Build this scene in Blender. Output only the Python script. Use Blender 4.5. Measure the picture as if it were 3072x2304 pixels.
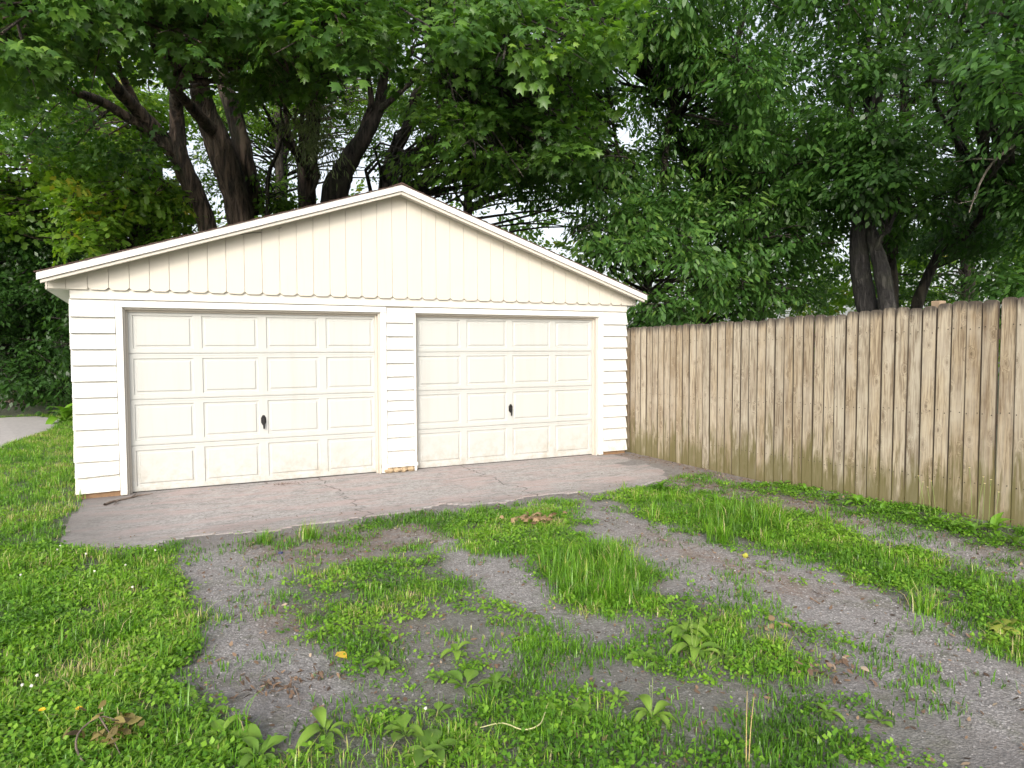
import bpy, math, random
import numpy as np
from mathutils import Matrix, Vector

for o in list(bpy.data.objects):
    bpy.data.objects.remove(o)
scene = bpy.context.scene
COL = scene.collection
rng = np.random.default_rng(7)
random.seed(7)

# ------------------------------------------------------------------ camera
F_PX = 2171.3                      # focal length in photograph pixels (3072 wide)
PIT, YAW, ROL = -0.04926, 0.47342, -0.00337
CAM = np.array([0.6523, -9.1529, 1.6116])
FW = np.array([math.sin(YAW)*math.cos(PIT), math.cos(YAW)*math.cos(PIT), math.sin(PIT)])
_r = np.array([math.cos(YAW), -math.sin(YAW), 0.0]); _u = np.cross(_r, FW)
RT = math.cos(ROL)*_r + math.sin(ROL)*_u
UP = -math.sin(ROL)*_r + math.cos(ROL)*_u
cam = bpy.data.cameras.new('camera'); cam_o = bpy.data.objects.new('camera', cam); COL.objects.link(cam_o)
cam.sensor_width = 36.0; cam.lens = F_PX/3072*36.0; cam.clip_end = 2000
cam_o.matrix_world = Matrix(((RT[0], UP[0], -FW[0], CAM[0]), (RT[1], UP[1], -FW[1], CAM[1]), (RT[2], UP[2], -FW[2], CAM[2]), (0, 0, 0, 1)))
scene.camera = cam_o

# ------------------------------------------------------------------ sky and sun
SUN = np.array([-0.50, -0.74, 0.42]); SUN /= np.linalg.norm(SUN)
world = bpy.data.worlds.new('World'); scene.world = world; world.use_nodes = True
wn = world.node_tree.nodes; wl = world.node_tree.links
sky = wn.new('ShaderNodeTexSky'); sky.sky_type = 'NISHITA'; sky.sun_disc = False
sky.sun_elevation = math.asin(SUN[2]); sky.sun_rotation = math.atan2(SUN[0], SUN[1])
sky.air_density = 1.0; sky.dust_density = 4.0; sky.ozone_density = 1.0
hs = wn.new('ShaderNodeHueSaturation'); hs.inputs['Saturation'].default_value = 0.35
wl.new(sky.outputs[0], hs.inputs['Color'])
bg = wn['Background']; bg.inputs['Strength'].default_value = 0.15
wl.new(hs.outputs[0], bg.inputs['Color'])
sd = bpy.data.lights.new('sun', 'SUN'); sd.energy = 1.0; sd.angle = math.radians(12); sd.color = (1.0, 0.93, 0.82)
so = bpy.data.objects.new('sun', sd); COL.objects.link(so)
so.rotation_euler = Vector(SUN).to_track_quat('Z', 'Y').to_euler()
vs = scene.view_settings; vs.view_transform = 'Standard'; vs.look = 'None'; vs.gamma = 1.0; vs.exposure = 0.98; vs.use_curve_mapping = False
scene.cycles.max_bounces = 5; scene.cycles.transparent_max_bounces = 6
scene.cycles.use_denoising = True; scene.cycles.adaptive_threshold = 0.02

# ------------------------------------------------------------------ pixel -> place (pixels of a 2212-wide copy)
S_PX = 3072/2212
def ray(U, V):
    return FW + (U*S_PX-1536)/F_PX*RT - (V*S_PX-1152)/F_PX*UP
def on_z(U, V, z=-0.03):
    d = ray(U, V); return CAM + d*(z-CAM[2])/d[2]
def on_y(U, V, y):
    d = ray(U, V); return CAM + d*(y-CAM[1])/d[1]
def at_d(U, V, dist):
    d = ray(U, V); return CAM + d*dist/math.hypot(d[0], d[1])
def px_poly(pts, z=-0.03):
    return np.array([on_z(u, v, z)[:2] for u, v in pts])

# ------------------------------------------------------------------ noise, polygons, terrain
_NG = np.random.default_rng(11).random((64, 64))
def vnoise(x, y, s=1.0, seed=0):
    x = np.asarray(x, float)/s + 17.3*seed + 1000; y = np.asarray(y, float)/s + 9.1*seed + 1000
    xi = np.floor(x).astype(int); yi = np.floor(y).astype(int); fx = x-xi; fy = y-yi
    fx = fx*fx*(3-2*fx); fy = fy*fy*(3-2*fy)
    g = lambda a, b: _NG[a % 64, b % 64]
    return (g(xi, yi)*(1-fx)+g(xi+1, yi)*fx)*(1-fy) + (g(xi, yi+1)*(1-fx)+g(xi+1, yi+1)*fx)*fy
def fbm(x, y, s, seed=0):
    return (vnoise(x, y, s, seed)+.5*vnoise(x, y, s/2, seed+1)+.25*vnoise(x, y, s/4, seed+2))/1.75
def inside(poly, x, y):
    x = np.asarray(x); y = np.asarray(y); c = np.zeros(x.shape, bool); n = len(poly); j = n-1
    for i in range(n):
        xi, yi = poly[i]; xj, yj = poly[j]
        m = ((yi > y) != (yj > y)) & (x < (xj-xi)*(y-yi)/(yj-yi+1e-12)+xi)
        c ^= m; j = i
    return c
def soft(poly, x, y, s):
    a = np.zeros(np.shape(x)); r = np.random.default_rng(3)
    wx = (fbm(x, y, .35, 21)-.5)*s*2.2; wy = (fbm(x, y, .35, 31)-.5)*s*2.2
    for k in range(10):
        ox, oy = r.normal(0, s*.45, 2); a += inside(poly, x+wx+ox, y+wy+oy)
    return a/10
def sstep(a, b, x):
    t = np.clip((x-a)/(b-a), 0, 1); return t*t*(3-2*t)
FZY = [-30, -6.1, -5.1, -3.8, -2.9, 0, 30]; FZZ = [.088, .088, .078, .04, -.012, -.017, -.03]
SLAB_IN = (0.16, 6.55, -1.75, 9.0)
def gz(x, y):
    x = np.asarray(x, float); y = np.asarray(y, float)
    fz = np.interp(y, FZY, FZZ); w = sstep(5.6, 7.25, x)*(1-sstep(9, 14, x))
    z = -0.038*(1-w) + fz*w + (fbm(x, y, .8, 4)-.5)*.03*(1-.6*w) + (vnoise(x, y, .16, 8)-.5)*.010
    z = z + .03*sstep(.3, -1.2, x)
    d = np.minimum(np.minimum(x-SLAB_IN[0], SLAB_IN[1]-x), np.minimum(y-SLAB_IN[2], SLAB_IN[3]-y))
    return z*(1-sstep(0, .1, d)) + (-.10)*sstep(0, .1, d)

# ------------------------------------------------------------------ object helpers
def tag(o, label=None, cat=None, group=None, kind=None):
    if label: o['label'] = label
    if cat: o['category'] = cat
    if group: o['group'] = group
    if kind: o['kind'] = kind
    return o
def empty(name, loc=(0, 0, 0), rz=0.0):
    o = bpy.data.objects.new(name, None); COL.objects.link(o)
    o.location = [float(a) for a in loc]; o.rotation_euler = (0, 0, rz); o.empty_display_size = .1
    return o
def link(name, me, parent=None):
    o = bpy.data.objects.new(name, me); COL.objects.link(o)
    if parent is not None: o.parent = parent
    return o
def np_mesh(name, V, faces, mat, attrs=None, smooth=False, k=None):
    """V (n,3); faces (m,k) array or list of lists."""
    me = bpy.data.meshes.new(name)
    if isinstance(faces, np.ndarray):
        k = faces.shape[1]; m = len(faces)
        me.vertices.add(len(V)); me.vertices.foreach_set('co', np.asarray(V, np.float32).ravel())
        me.loops.add(m*k); me.loops.foreach_set('vertex_index', faces.astype(np.int32).ravel())
        me.polygons.add(m); me.polygons.foreach_set('loop_start', np.arange(0, m*k, k, dtype=np.int32))
        me.update(calc_edges=True)
    else:
        me.from_pydata([tuple(map(float, v)) for v in V], [], [list(map(int, f)) for f in faces]); me.update()
    if attrs:
        for nm, a in attrs.items():
            at = me.attributes.new(nm, 'FLOAT', 'POINT'); at.data.foreach_set('value', np.asarray(a, np.float32))
    if smooth: me.polygons.foreach_set('use_smooth', np.ones(len(me.polygons), bool))
    me.materials.append(mat)
    return me
class MB:
    def __init__(s): s.v = []; s.f = []
    def add(s, vs, fs):
        n = len(s.v); s.v += [tuple(map(float, v)) for v in vs]; s.f += [[i+n for i in f] for f in fs]; return s
    def box(s, x0, x1, y0, y1, z0, z1):
        return s.add([(x0, y0, z0), (x1, y0, z0), (x1, y1, z0), (x0, y1, z0), (x0, y0, z1), (x1, y0, z1), (x1, y1, z1), (x0, y1, z1)],
                     [(0, 3, 2, 1), (4, 5, 6, 7), (0, 1, 5, 4), (1, 2, 6, 5), (2, 3, 7, 6), (3, 0, 4, 7)])
    def prism_y(s, pts, y0, y1):            # outline in xz (counter-clockwise from the front), extruded in y
        n = len(pts); vs = [(x, y0, z) for x, z in pts]+[(x, y1, z) for x, z in pts]
        return s.add(vs, [list(range(n)), list(range(2*n-1, n-1, -1))]+[(i, i+n, (i+1) % n+n, (i+1) % n) for i in range(n)])
    def prism_x(s, pts, x0, x1):            # outline in yz
        n = len(pts); vs = [(x0, y, z) for y, z in pts]+[(x1, y, z) for y, z in pts]
        return s.add(vs, [list(range(n-1, -1, -1)), list(range(n, 2*n))]+[(i, (i+1) % n, (i+1) % n+n, i+n) for i in range(n)])
    def build(s, name, mat, parent=None, bevel=0, smooth=False):
        me = np_mesh(name, s.v, s.f, mat, smooth=smooth); o = link(name, me, parent)
        if bevel:
            b = o.modifiers.new('bevel', 'BEVEL'); b.width = bevel; b.segments = 2; b.limit_method = 'ANGLE'; b.angle_limit = .6
        return o
def catmull(P, n):
    P = np.asarray(P, float)
    if len(P) == 2: return P[0]+(P[1]-P[0])*np.linspace(0, 1, n)[:, None]
    Q = np.vstack([2*P[0]-P[1], P, 2*P[-1]-P[-2]]); t = np.linspace(0, len(P)-1-1e-6, n); i = t.astype(int); f = (t-i)[:, None]
    a, b, c, d = Q[i], Q[i+1], Q[i+2], Q[i+3]
    return .5*(2*b+(c-a)*f+(2*a-5*b+4*c-d)*f**2+(3*b-a-3*c+d)*f**3)
def tube(P, R, n=12, sides=8, rough=0.0, cap=True):
    """returns V, quads of a tapering tube along P (k,3) with radii R (k)."""
    C = catmull(np.column_stack([P, R]), n); c = C[:, :3]; r = np.maximum(C[:, 3], .0008)
    T = np.gradient(c, axis=0); T /= np.linalg.norm(T, axis=1)[:, None]+1e-9
    ref = np.array([1., 0, 0]) if abs(T[0, 0]) < .8 else np.array([0, 1., 0])
    u = np.cross(T[0], ref); u /= np.linalg.norm(u); Us = [u]
    for i in range(1, n):
        u = Us[-1]-T[i]*np.dot(Us[-1], T[i]); u /= np.linalg.norm(u)+1e-9; Us.append(u)
    Us = np.array(Us); W = np.cross(T, Us)
    a = np.linspace(0, 2*np.pi, sides, endpoint=False)
    rr = r[:, None]*(1+rough*(rng.random((n, sides))-.5)*1.2)
    V = c[:, None, :]+rr[..., None]*(np.cos(a)[None, :, None]*Us[:, None, :]+np.sin(a)[None, :, None]*W[:, None, :])
    V = V.reshape(-1, 3); i = np.arange(n-1)[:, None]*sides; j = np.arange(sides)[None, :]; k = (j+1) % sides
    Q = np.stack([i+j, i+k, i+sides+k, i+sides+j], -1).reshape(-1, 4)
    return V, Q
def join(parts):
    V = []; Fs = []; o = 0
    for v, f in parts:
        V.append(v); Fs.append(f+o); o += len(v)
    return np.vstack(V), np.vstack(Fs)
def tubes_obj(name, specs, mat, parent=None, smooth=True):
    V, Q = join([tube(**s) for s in specs])
    return link(name, np_mesh(name, V, Q, mat, smooth=smooth), parent)

# ------------------------------------------------------------------ materials
def new_mat(name):
    m = bpy.data.materials.new(name); m.use_nodes = True
    nt = m.node_tree; return m, nt, nt.nodes['Principled BSDF'], nt.nodes['Material Output']
class NB:
    def __init__(s, nt): s.nt = nt
    def n(s, t, **kw):
        nd = s.nt.nodes.new(t)
        for k, v in kw.items():
            if k.startswith('i_'): nd.inputs[int(k[2:])].default_value = v
            else: setattr(nd, k, v)
        return nd
    def l(s, a, b): s.nt.links.new(a, b)
    def coord(s, which='Object', scale=(1, 1, 1), rnd=False):
        tc = s.n('ShaderNodeTexCoord'); out = tc.outputs[which]
        if which == 'World':
            pass
        if rnd:
            oi = s.n('ShaderNodeObjectInfo'); m = s.n('ShaderNodeMath', operation='MULTIPLY'); s.l(oi.outputs['Random'], m.inputs[0]); m.inputs[1].default_value = 37.0
            a = s.n('ShaderNodeVectorMath', operation='ADD'); s.l(out, a.inputs[0]); s.l(m.outputs[0], a.inputs[1]); out = a.outputs[0]
        mp = s.n('ShaderNodeMapping'); mp.inputs['Scale'].default_value = scale; s.l(out, mp.inputs['Vector']); return mp.outputs[0]
    def noise(s, vec, scale, detail=4, rough=.55, dist=0):
        t = s.n('ShaderNodeTexNoise'); t.inputs['Scale'].default_value = scale; t.inputs['Detail'].default_value = detail
        t.inputs['Roughness'].default_value = rough; t.inputs['Distortion'].default_value = dist; s.l(vec, t.inputs['Vector']); return t.outputs['Fac']
    def ramp(s, fac, stops):
        r = s.n('ShaderNodeValToRGB'); e = r.color_ramp.elements
        while len(e) < len(stops): e.new(.5)
        for k, (p, c) in enumerate(stops):
            e[k].position = p; e[k].color = (*c, 1) if len(c) == 3 else c
        s.l(fac, r.inputs['Fac']); return r.outputs['Color']
    def mix(s, fac, a, b, mode='MIX'):
        m = s.n('ShaderNodeMix', data_type='RGBA', blend_type=mode)
        for sock, v in ((m.inputs['Factor'], fac), (m.inputs['A'], a), (m.inputs['B'], b)):
            if isinstance(v, (int, float)): sock.default_value = v
            elif isinstance(v, tuple): sock.default_value = (*v, 1)
            else: s.l(v, sock)
        return m.outputs['Result']
    def math(s, op, a, b=None, clamp=False):
        m = s.n('ShaderNodeMath', operation=op); m.use_clamp = clamp
        for k, v in enumerate((a, b)):
            if v is None: continue
            if isinstance(v, (int, float)): m.inputs[k].default_value = v
            else: s.l(v, m.inputs[k])
        return m.outputs[0]
    def attr(s, name):
        a = s.n('ShaderNodeAttribute'); a.attribute_name = name; return a.outputs['Fac']
    def bump(s, h, strength=.3, dist=.01, bs=None):
        b = s.n('ShaderNodeBump'); b.inputs['Strength'].default_value = strength; b.inputs['Distance'].default_value = dist; s.l(h, b.inputs['Height'])
        if bs is not None: s.l(b.outputs[0], bs.inputs['Normal'])
        return b.outputs[0]
G3 = lambda g: (g, g, g)

def paint(name, col, dirt=(.42, .38, .30), amt=.35, rough=.5, grain=(1, 1, 1), specks=0.0, splash=1.0):
    m, nt, bs, out = new_mat(name); b = NB(nt)
    v = b.coord('Object', (1, 1, 1), rnd=True); g = b.coord('Object', grain, rnd=True)
    n1 = b.noise(v, 2.2, 5, .6); n2 = b.noise(v, 26, 4, .7); n3 = b.noise(g, 40, 3, .6)
    f = b.math('MULTIPLY', b.ramp(n1, [(.42, G3(0)), (.78, G3(1))]), amt)
    c = b.mix(f, col, tuple(a*.82+d*.18 for a, d in zip(col, dirt)))
    zz = b.n('ShaderNodeSeparateXYZ'); tc0 = b.n('ShaderNodeTexCoord'); b.l(tc0.outputs['Object'], zz.inputs[0]); low = b.ramp(zz.outputs[2], [(0.0, G3(1)), (.55, G3(0))])
    mud = b.math('MULTIPLY', low, b.ramp(b.noise(v, 11, 6, .75), [(.46, G3(0)), (.66, G3(1))])); c = b.mix(b.math('MULTIPLY', mud, .55*splash), c, (.34, .29, .20))
    stk = b.ramp(b.noise(b.coord('Object', (1, 1, .07), rnd=True), 16, 4, .7), [(.55, G3(0)), (.75, G3(.35))]); c = b.mix(stk, c, tuple(q*.80 for q in col))
    sp = b.ramp(n2, [(.70, G3(0)), (.76, G3(1))]); c = b.mix(b.math('MULTIPLY', sp, .12+specks), c, dirt)
    b.l(c, bs.inputs['Base Color']); bs.inputs['Roughness'].default_value = rough
    b.bump(b.math('ADD', n3, b.math('MULTIPLY', n2, .4)), .10, .004, bs)
    return m
M = {}
M['siding'] = paint('siding_paint', (.60, .595, .57), grain=(.15, 1, 2), specks=.2, splash=1.5)
M['gable'] = paint('gable_paint', (.535, .498, .435), amt=.6, grain=(2, 1, .12))
M['trim'] = paint('trim_paint', (.62, .615, .59), grain=(.2, 1, 1))
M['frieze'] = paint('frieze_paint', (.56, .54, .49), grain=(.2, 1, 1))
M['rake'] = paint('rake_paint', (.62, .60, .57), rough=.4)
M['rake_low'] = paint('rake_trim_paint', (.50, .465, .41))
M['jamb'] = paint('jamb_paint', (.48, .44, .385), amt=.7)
M['soffit'] = paint('soffit_paint', (.78, .77, .73))
def door_paint():
    m, nt, bs, out = new_mat('door_enamel'); b = NB(nt); v = b.coord('Object')
    n1 = b.noise(v, 1.3, 4, .6); n2 = b.noise(v, 55, 3, .6); n3 = b.noise(v, 9, 5, .7)
    c = b.mix(n1, (.425, .43, .415), (.46, .46, .44))
    c = b.mix(b.math('MULTIPLY', b.ramp(n3, [(.60, G3(0)), (.72, G3(1))]), .10), c, (.55, .50, .42))
    c = b.mix(b.math('MULTIPLY', b.ramp(n2, [(.72, G3(0)), (.75, G3(1))]), .35), c, (.40, .35, .28))
    zz = b.n('ShaderNodeSeparateXYZ'); b.l(v, zz.inputs[0]); low = b.ramp(zz.outputs[2], [(0.0, G3(1)), (.5, G3(0))])
    mud = b.math('MULTIPLY', low, b.ramp(b.noise(v, 8, 6, .75), [(.44, G3(0)), (.66, G3(1))])); c = b.mix(b.math('MULTIPLY', mud, .6), c, (.30, .25, .18))
    stk = b.ramp(b.noise(b.coord('Object', (1, 1, .06)), 9, 5, .7), [(.5, G3(0)), (.75, G3(.30))]); c = b.mix(stk, c, (.34, .325, .285))
    b.l(c, bs.inputs['Base Color']); bs.inputs['Roughness'].default_value = .42
    b.bump(n2, .06, .002, bs); return m
M['door'] = door_paint()
def plain(name, col, rough=.7, var=.25, scale=8, metal=0, bump=.2, rnd=True):
    m, nt, bs, out = new_mat(name); b = NB(nt); v = b.coord('Object', (1, 1, 1), rnd=rnd)
    n = b.noise(v, scale, 5, .65)
    b.l(b.mix(n, tuple(c*(1-var) for c in col), tuple(min(1, c*(1+var)) for c in col)), bs.inputs['Base Color'])
    bs.inputs['Roughness'].default_value = rough; bs.inputs['Metallic'].default_value = metal
    if bump: b.bump(b.noise(v, scale*4, 4, .6), bump, .005, bs)
    return m
M['black'] = plain('black_metal', (.018, .017, .017), .38, .2, 30, .3, .05)
M['rubber'] = plain('dark_rubber', (.03, .028, .026), .7)
M['stone'] = plain('foundation_stone', (.36, .27, .17), .9, .5, 18, 0, .8)
M['rotwood'] = plain('old_sill_wood', (.20, .12, .065), .9, .5, 20, 0, .6)
M['shingle'] = plain('brown_shingle', (.085, .05, .04), .9, .4, 30, 0, .8)
M['back_wall'] = plain('old_sheathing', (.45, .42, .37), .8)
M['nail'] = plain('rusty_nail', (.025, .018, .014), .6, .3, 60, .4, 0)

def bark(name, c0, c1, scale=9):
    m, nt, bs, out = new_mat(name); b = NB(nt)
    v = b.coord('Object', (1, 1, .16)); w = b.coord('Object')
    n = b.noise(v, scale, 6, .65, .4); n2 = b.noise(w, 1.7, 4, .6)
    h = b.ramp(n, [(.40, G3(0)), (.58, G3(1))])
    c = b.mix(h, c0, c1); c = b.mix(b.math('MULTIPLY', b.ramp(n2, [(.5, G3(0)), (.7, G3(1))]), .35), c, (.10, .105, .06))
    b.l(c, bs.inputs['Base Color']); bs.inputs['Roughness'].default_value = .9; b.bump(h, 1.0, .05, bs); return m
M['bark'] = bark('maple_bark', (.022, .017, .014), (.145, .105, .08))
M['bark_dark'] = bark('dark_bark', (.014, .012, .011), (.075, .06, .05))
M['bark_pale'] = bark('pale_twig_bark', (.16, .14, .11), (.34, .30, .24))
M['bark_dead'] = bark('dead_trunk_bark', (.010, .009, .009), (.036, .033, .031), 14)

def leaf_mat(name, stops, trans=.35, rough=.42, tcol=1.3):
    m, nt, bs, out = new_mat(name); b = NB(nt)
    c = b.ramp(b.attr('tint'), stops); b.l(c, bs.inputs['Base Color']); bs.inputs['Roughness'].default_value = rough
    bs.inputs['Specular IOR Level'].default_value = .5
    t = b.n('ShaderNodeBsdfTranslucent'); gm = b.mix(1.0, c, (1.25*tcol, 1.35*tcol, .45*tcol), 'MULTIPLY'); b.l(gm, t.inputs['Color'])
    x = b.n('ShaderNodeMixShader'); x.inputs[0].default_value = trans; b.l(bs.outputs[0], x.inputs[1]); b.l(t.outputs[0], x.inputs[2]); b.l(x.outputs[0], out.inputs['Surface'])
    return m
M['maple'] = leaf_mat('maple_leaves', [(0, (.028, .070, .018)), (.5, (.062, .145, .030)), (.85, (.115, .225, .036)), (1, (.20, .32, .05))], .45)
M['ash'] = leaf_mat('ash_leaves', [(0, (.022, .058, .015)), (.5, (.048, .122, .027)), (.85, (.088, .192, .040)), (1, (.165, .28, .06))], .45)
M['willow'] = leaf_mat('pale_leaves', [(0, (.07, .10, .045)), (1, (.30, .36, .20))])
M['dark_leaf'] = leaf_mat('shade_leaves', [(0, (.020, .052, .014)), (.6, (.045, .112, .024)), (1, (.095, .20, .036))], .45)
M['bright_leaf'] = leaf_mat('understory_leaves', [(0, (.05, .11, .016)), (.6, (.11, .21, .024)), (.9, (.20, .30, .035)), (1, (.30, .27, .04))], .5)
M['grass'] = leaf_mat('grass_blades', [(0, (.034, .090, .008)), (.5, (.090, .225, .014)), (.85, (.165, .335, .022)), (.95, (.29, .33, .07)), (1, (.40, .35, .18))], .3)
M['clover'] = leaf_mat('clover_leaves', [(0, (.026, .080, .010)), (.6, (.085, .215, .015)), (1, (.19, .35, .028))], .3)
M['plantain'] = leaf_mat('plantain_leaves', [(0, (.07, .15, .022)), (.6, (.135, .25, .032)), (1, (.22, .34, .045))], .3, .55)
M['litter'] = leaf_mat('dead_leaves', [(0, (.05, .032, .022)), (.5, (.15, .095, .062)), (.85, (.29, .19, .12)), (1, (.42, .33, .24))], .15, .8, .6)
M['dry_leaf'] = leaf_mat('wilted_leaves', [(0, (.07, .05, .02)), (.6, (.20, .16, .05)), (1, (.36, .30, .10))], .25, .7, .7)
M['tan_leaf'] = leaf_mat('tan_dead_leaves', [(0, (.16, .10, .05)), (1, (.50, .36, .20))], .2, .8, .7)
M['yellow_leaf'] = leaf_mat('yellow_leaf', [(0, (.62, .40, .04)), (1, (.72, .50, .06))], .25, .5, .7)
M['oak_leaf'] = leaf_mat('yellow_green_leaf', [(0, (.16, .22, .03)), (1, (.36, .40, .07))], .25, .5, .8)
M['straw'] = plain('dry_stalk', (.36, .28, .11), .7, .25, 20, 0, 0)
M['greenstem'] = plain('green_stem', (.20, .28, .07), .6, .2, 20, 0, 0)
M['palestem'] = plain('pale_stem', (.45, .44, .22), .6, .2, 20, 0, 0)
M['petal'] = plain('white_petal', (.55, .54, .48), .6, .1, 20, 0, 0)
M['yellow'] = plain('yellow_petal', (.80, .52, .03), .6, .15, 30, 0, 0)
M['apple'] = plain('crab_apple_skin', (.30, .30, .035), .5, .25, 20, 0, 0)
M['bluecap'] = plain('blue_cap', (.02, .03, .10), .4, .2, 20, 0, 0)
M['greystick'] = plain('grey_stick', (.17, .13, .105), .9, .45, 40, 0, .6)

def pebble_mat():
    m, nt, bs, out = new_mat('gravel_stone'); b = NB(nt)
    c = b.ramp(b.attr('tint'), [(0, (.13, .12, .115)), (.5, (.31, .295, .29)), (.85, (.47, .45, .44)), (1, (.64, .62, .60))])
    b.l(c, bs.inputs['Base Color']); bs.inputs['Roughness'].default_value = .9; return m
M['pebble'] = pebble_mat()
def ground_mat():
    m, nt, bs, out = new_mat('driveway_earth'); b = NB(nt); v = b.coord('Object')
    big = b.noise(v, 1.1, 5, .6); mid = b.noise(v, 9, 5, .65); fine = b.noise(v, 90, 4, .7)
    vo = b.n('ShaderNodeTexVoronoi'); vo.inputs['Scale'].default_value = 75; b.l(v, vo.inputs['Vector'])
    vc = b.ramp(b.n('ShaderNodeSeparateColor').outputs[0], [(0, G3(0)), (1, G3(1))])
    sep = b.n('ShaderNodeSeparateColor'); b.l(vo.outputs['Color'], sep.inputs[0])
    stones = b.ramp(sep.outputs[0], [(0, (.21, .20, .198)), (.55, (.29, .278, .276)), (.85, (.36, .345, .34)), (1, (.44, .425, .415))])
    edge = b.ramp(vo.outputs['Distance'], [(.30, G3(0)), (.62, G3(1))])
    stones = b.mix(b.math('MULTIPLY', edge, .55), stones, (.14, .128, .12))
    soil = b.mix(fine, (.10, .094, .092), (.28, .265, .26)); soil = b.mix(b.ramp(mid, [(.45, G3(0)), (.65, G3(.6))]), soil, (.12, .10, .088))
    g = b.math('ADD', b.attr('gravel'), b.math('MULTIPLY', b.math('SUBTRACT', mid, .5), 2.2), True)
    c = b.mix(g, soil, stones)
    lit = b.math('MULTIPLY', b.attr('litter'), b.ramp(mid, [(.35, G3(0)), (.6, G3(1))]))
    c = b.mix(b.math('MULTIPLY', lit, .75), c, b.mix(fine, (.11, .07, .05), (.30, .21, .16)))
    moss = b.mix(fine, (.028, .045, .015), (.075, .10, .035))
    c = b.mix(b.math('MULTIPLY', b.attr('green'), .85), c, moss)
    c = b.mix(b.math('MULTIPLY', b.ramp(big, [(.5, G3(0)), (.75, G3(1))]), .35), c, (.085, .075, .075))
    m2 = b.noise(v, 28, 5, .75); m3 = b.noise(v, 4.5, 6, .7)
    c = b.mix(b.ramp(m2, [(.54, G3(0)), (.64, G3(.45))]), c, (.09, .08, .072)); c = b.mix(b.ramp(m2, [(.34, G3(.5)), (.46, G3(0))]), c, (.40, .385, .38))
    c = b.mix(b.ramp(m3, [(.54, G3(0)), (.66, G3(.45))]), c, (.075, .085, .04)); c = b.mix(b.ramp(m3, [(.30, G3(.5)), (.42, G3(0))]), c, (.20, .15, .135))
    b.l(c, bs.inputs['Base Color']); bs.inputs['Roughness'].default_value = .95
    b.bump(b.math('ADD', b.math('MULTIPLY', b.math('SUBTRACT', 1.0, vo.outputs['Distance']), .7), fine), .7, .012, bs); return m
M['ground'] = ground_mat()
CRACKS = [(2.62, .06, 1), (4.55, .05, 2)]
def slab_mat():
    m, nt, bs, out = new_mat('worn_concrete'); b = NB(nt); v = b.coord('Object'); st = b.coord('Object', (1, 3.2, 1))
    n1 = b.noise(st, 1.3, 6, .65); n2 = b.noise(v, 14, 5, .7); n3 = b.noise(v, 120, 3, .7); n4 = b.noise(st, 3.4, 5, .7, .5)
    n5 = b.noise(v, 38, 3, .75); n6 = b.noise(st, 7, 4, .7)
    c = b.mix(b.ramp(n2, [(.3, G3(0)), (.7, G3(1))]), (.235, .218, .213), (.42, .395, .385)); c = b.mix(b.ramp(n5, [(.5, G3(0)), (.62, G3(.6))]), c, (.47, .45, .44)); c = b.mix(b.ramp(n5, [(.33, G3(.75)), (.43, G3(0))]), c, (.11, .10, .095)); c = b.mix(b.ramp(n6, [(.55, G3(0)), (.7, G3(.4))]), c, (.15, .135, .125))
    c = b.mix(b.ramp(n1, [(.46, G3(0)), (.60, G3(.65))]), c, (.42, .318, .302))
    c = b.mix(b.ramp(n4, [(.52, G3(0)), (.68, G3(.65))]), c, (.17, .155, .145))
    c = b.mix(b.math('MULTIPLY', b.attr('grime'), .8), c, (.13, .12, .115))
    pit = b.ramp(n3, [(.30, G3(1)), (.38, G3(0))]); c = b.mix(b.math('MULTIPLY', pit, .6), c, (.12, .105, .10))
    white = b.ramp(n3, [(.64, G3(0)), (.72, G3(1))]); c = b.mix(b.math('MULTIPLY', white, .35), c, (.62, .60, .575))
    sx = b.n('ShaderNodeSeparateXYZ'); b.l(v, sx.inputs[0]); crack = None
    for x0, amp, sd_ in CRACKS:
        wob = b.n('ShaderNodeTexNoise'); wob.noise_dimensions = '1D'; wob.inputs['Scale'].default_value = 3.1; wob.inputs['Detail'].default_value = 6
        b.l(b.math('ADD', sx.outputs[1], sd_*7.7), wob.inputs['W'])
        d = b.math('ABSOLUTE', b.math('SUBTRACT', b.math('SUBTRACT', sx.outputs[0], x0), b.math('MULTIPLY', b.math('SUBTRACT', wob.outputs['Fac'], .5), amp*8)))
        k = b.ramp(d, [(0, G3(1)), (.013, G3(0))]); crack = k if crack is None else b.math('MAXIMUM', crack, k)
    c = b.mix(b.math('MULTIPLY', crack, .85), c, (.035, .03, .026))
    b.l(c, bs.inputs['Base Color']); bs.inputs['Roughness'].default_value = .9
    h = b.math('SUBTRACT', b.math('ADD', b.math('MULTIPLY', n3, .6), n2), b.math('MULTIPLY', crack, 2.0)); b.bump(h, .45, .008, bs); return m
M['slab'] = slab_mat()
M['lane'] = plain('lane_gravel', (.40, .375, .37), .95, .35, 14, 0, .6)
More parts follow.
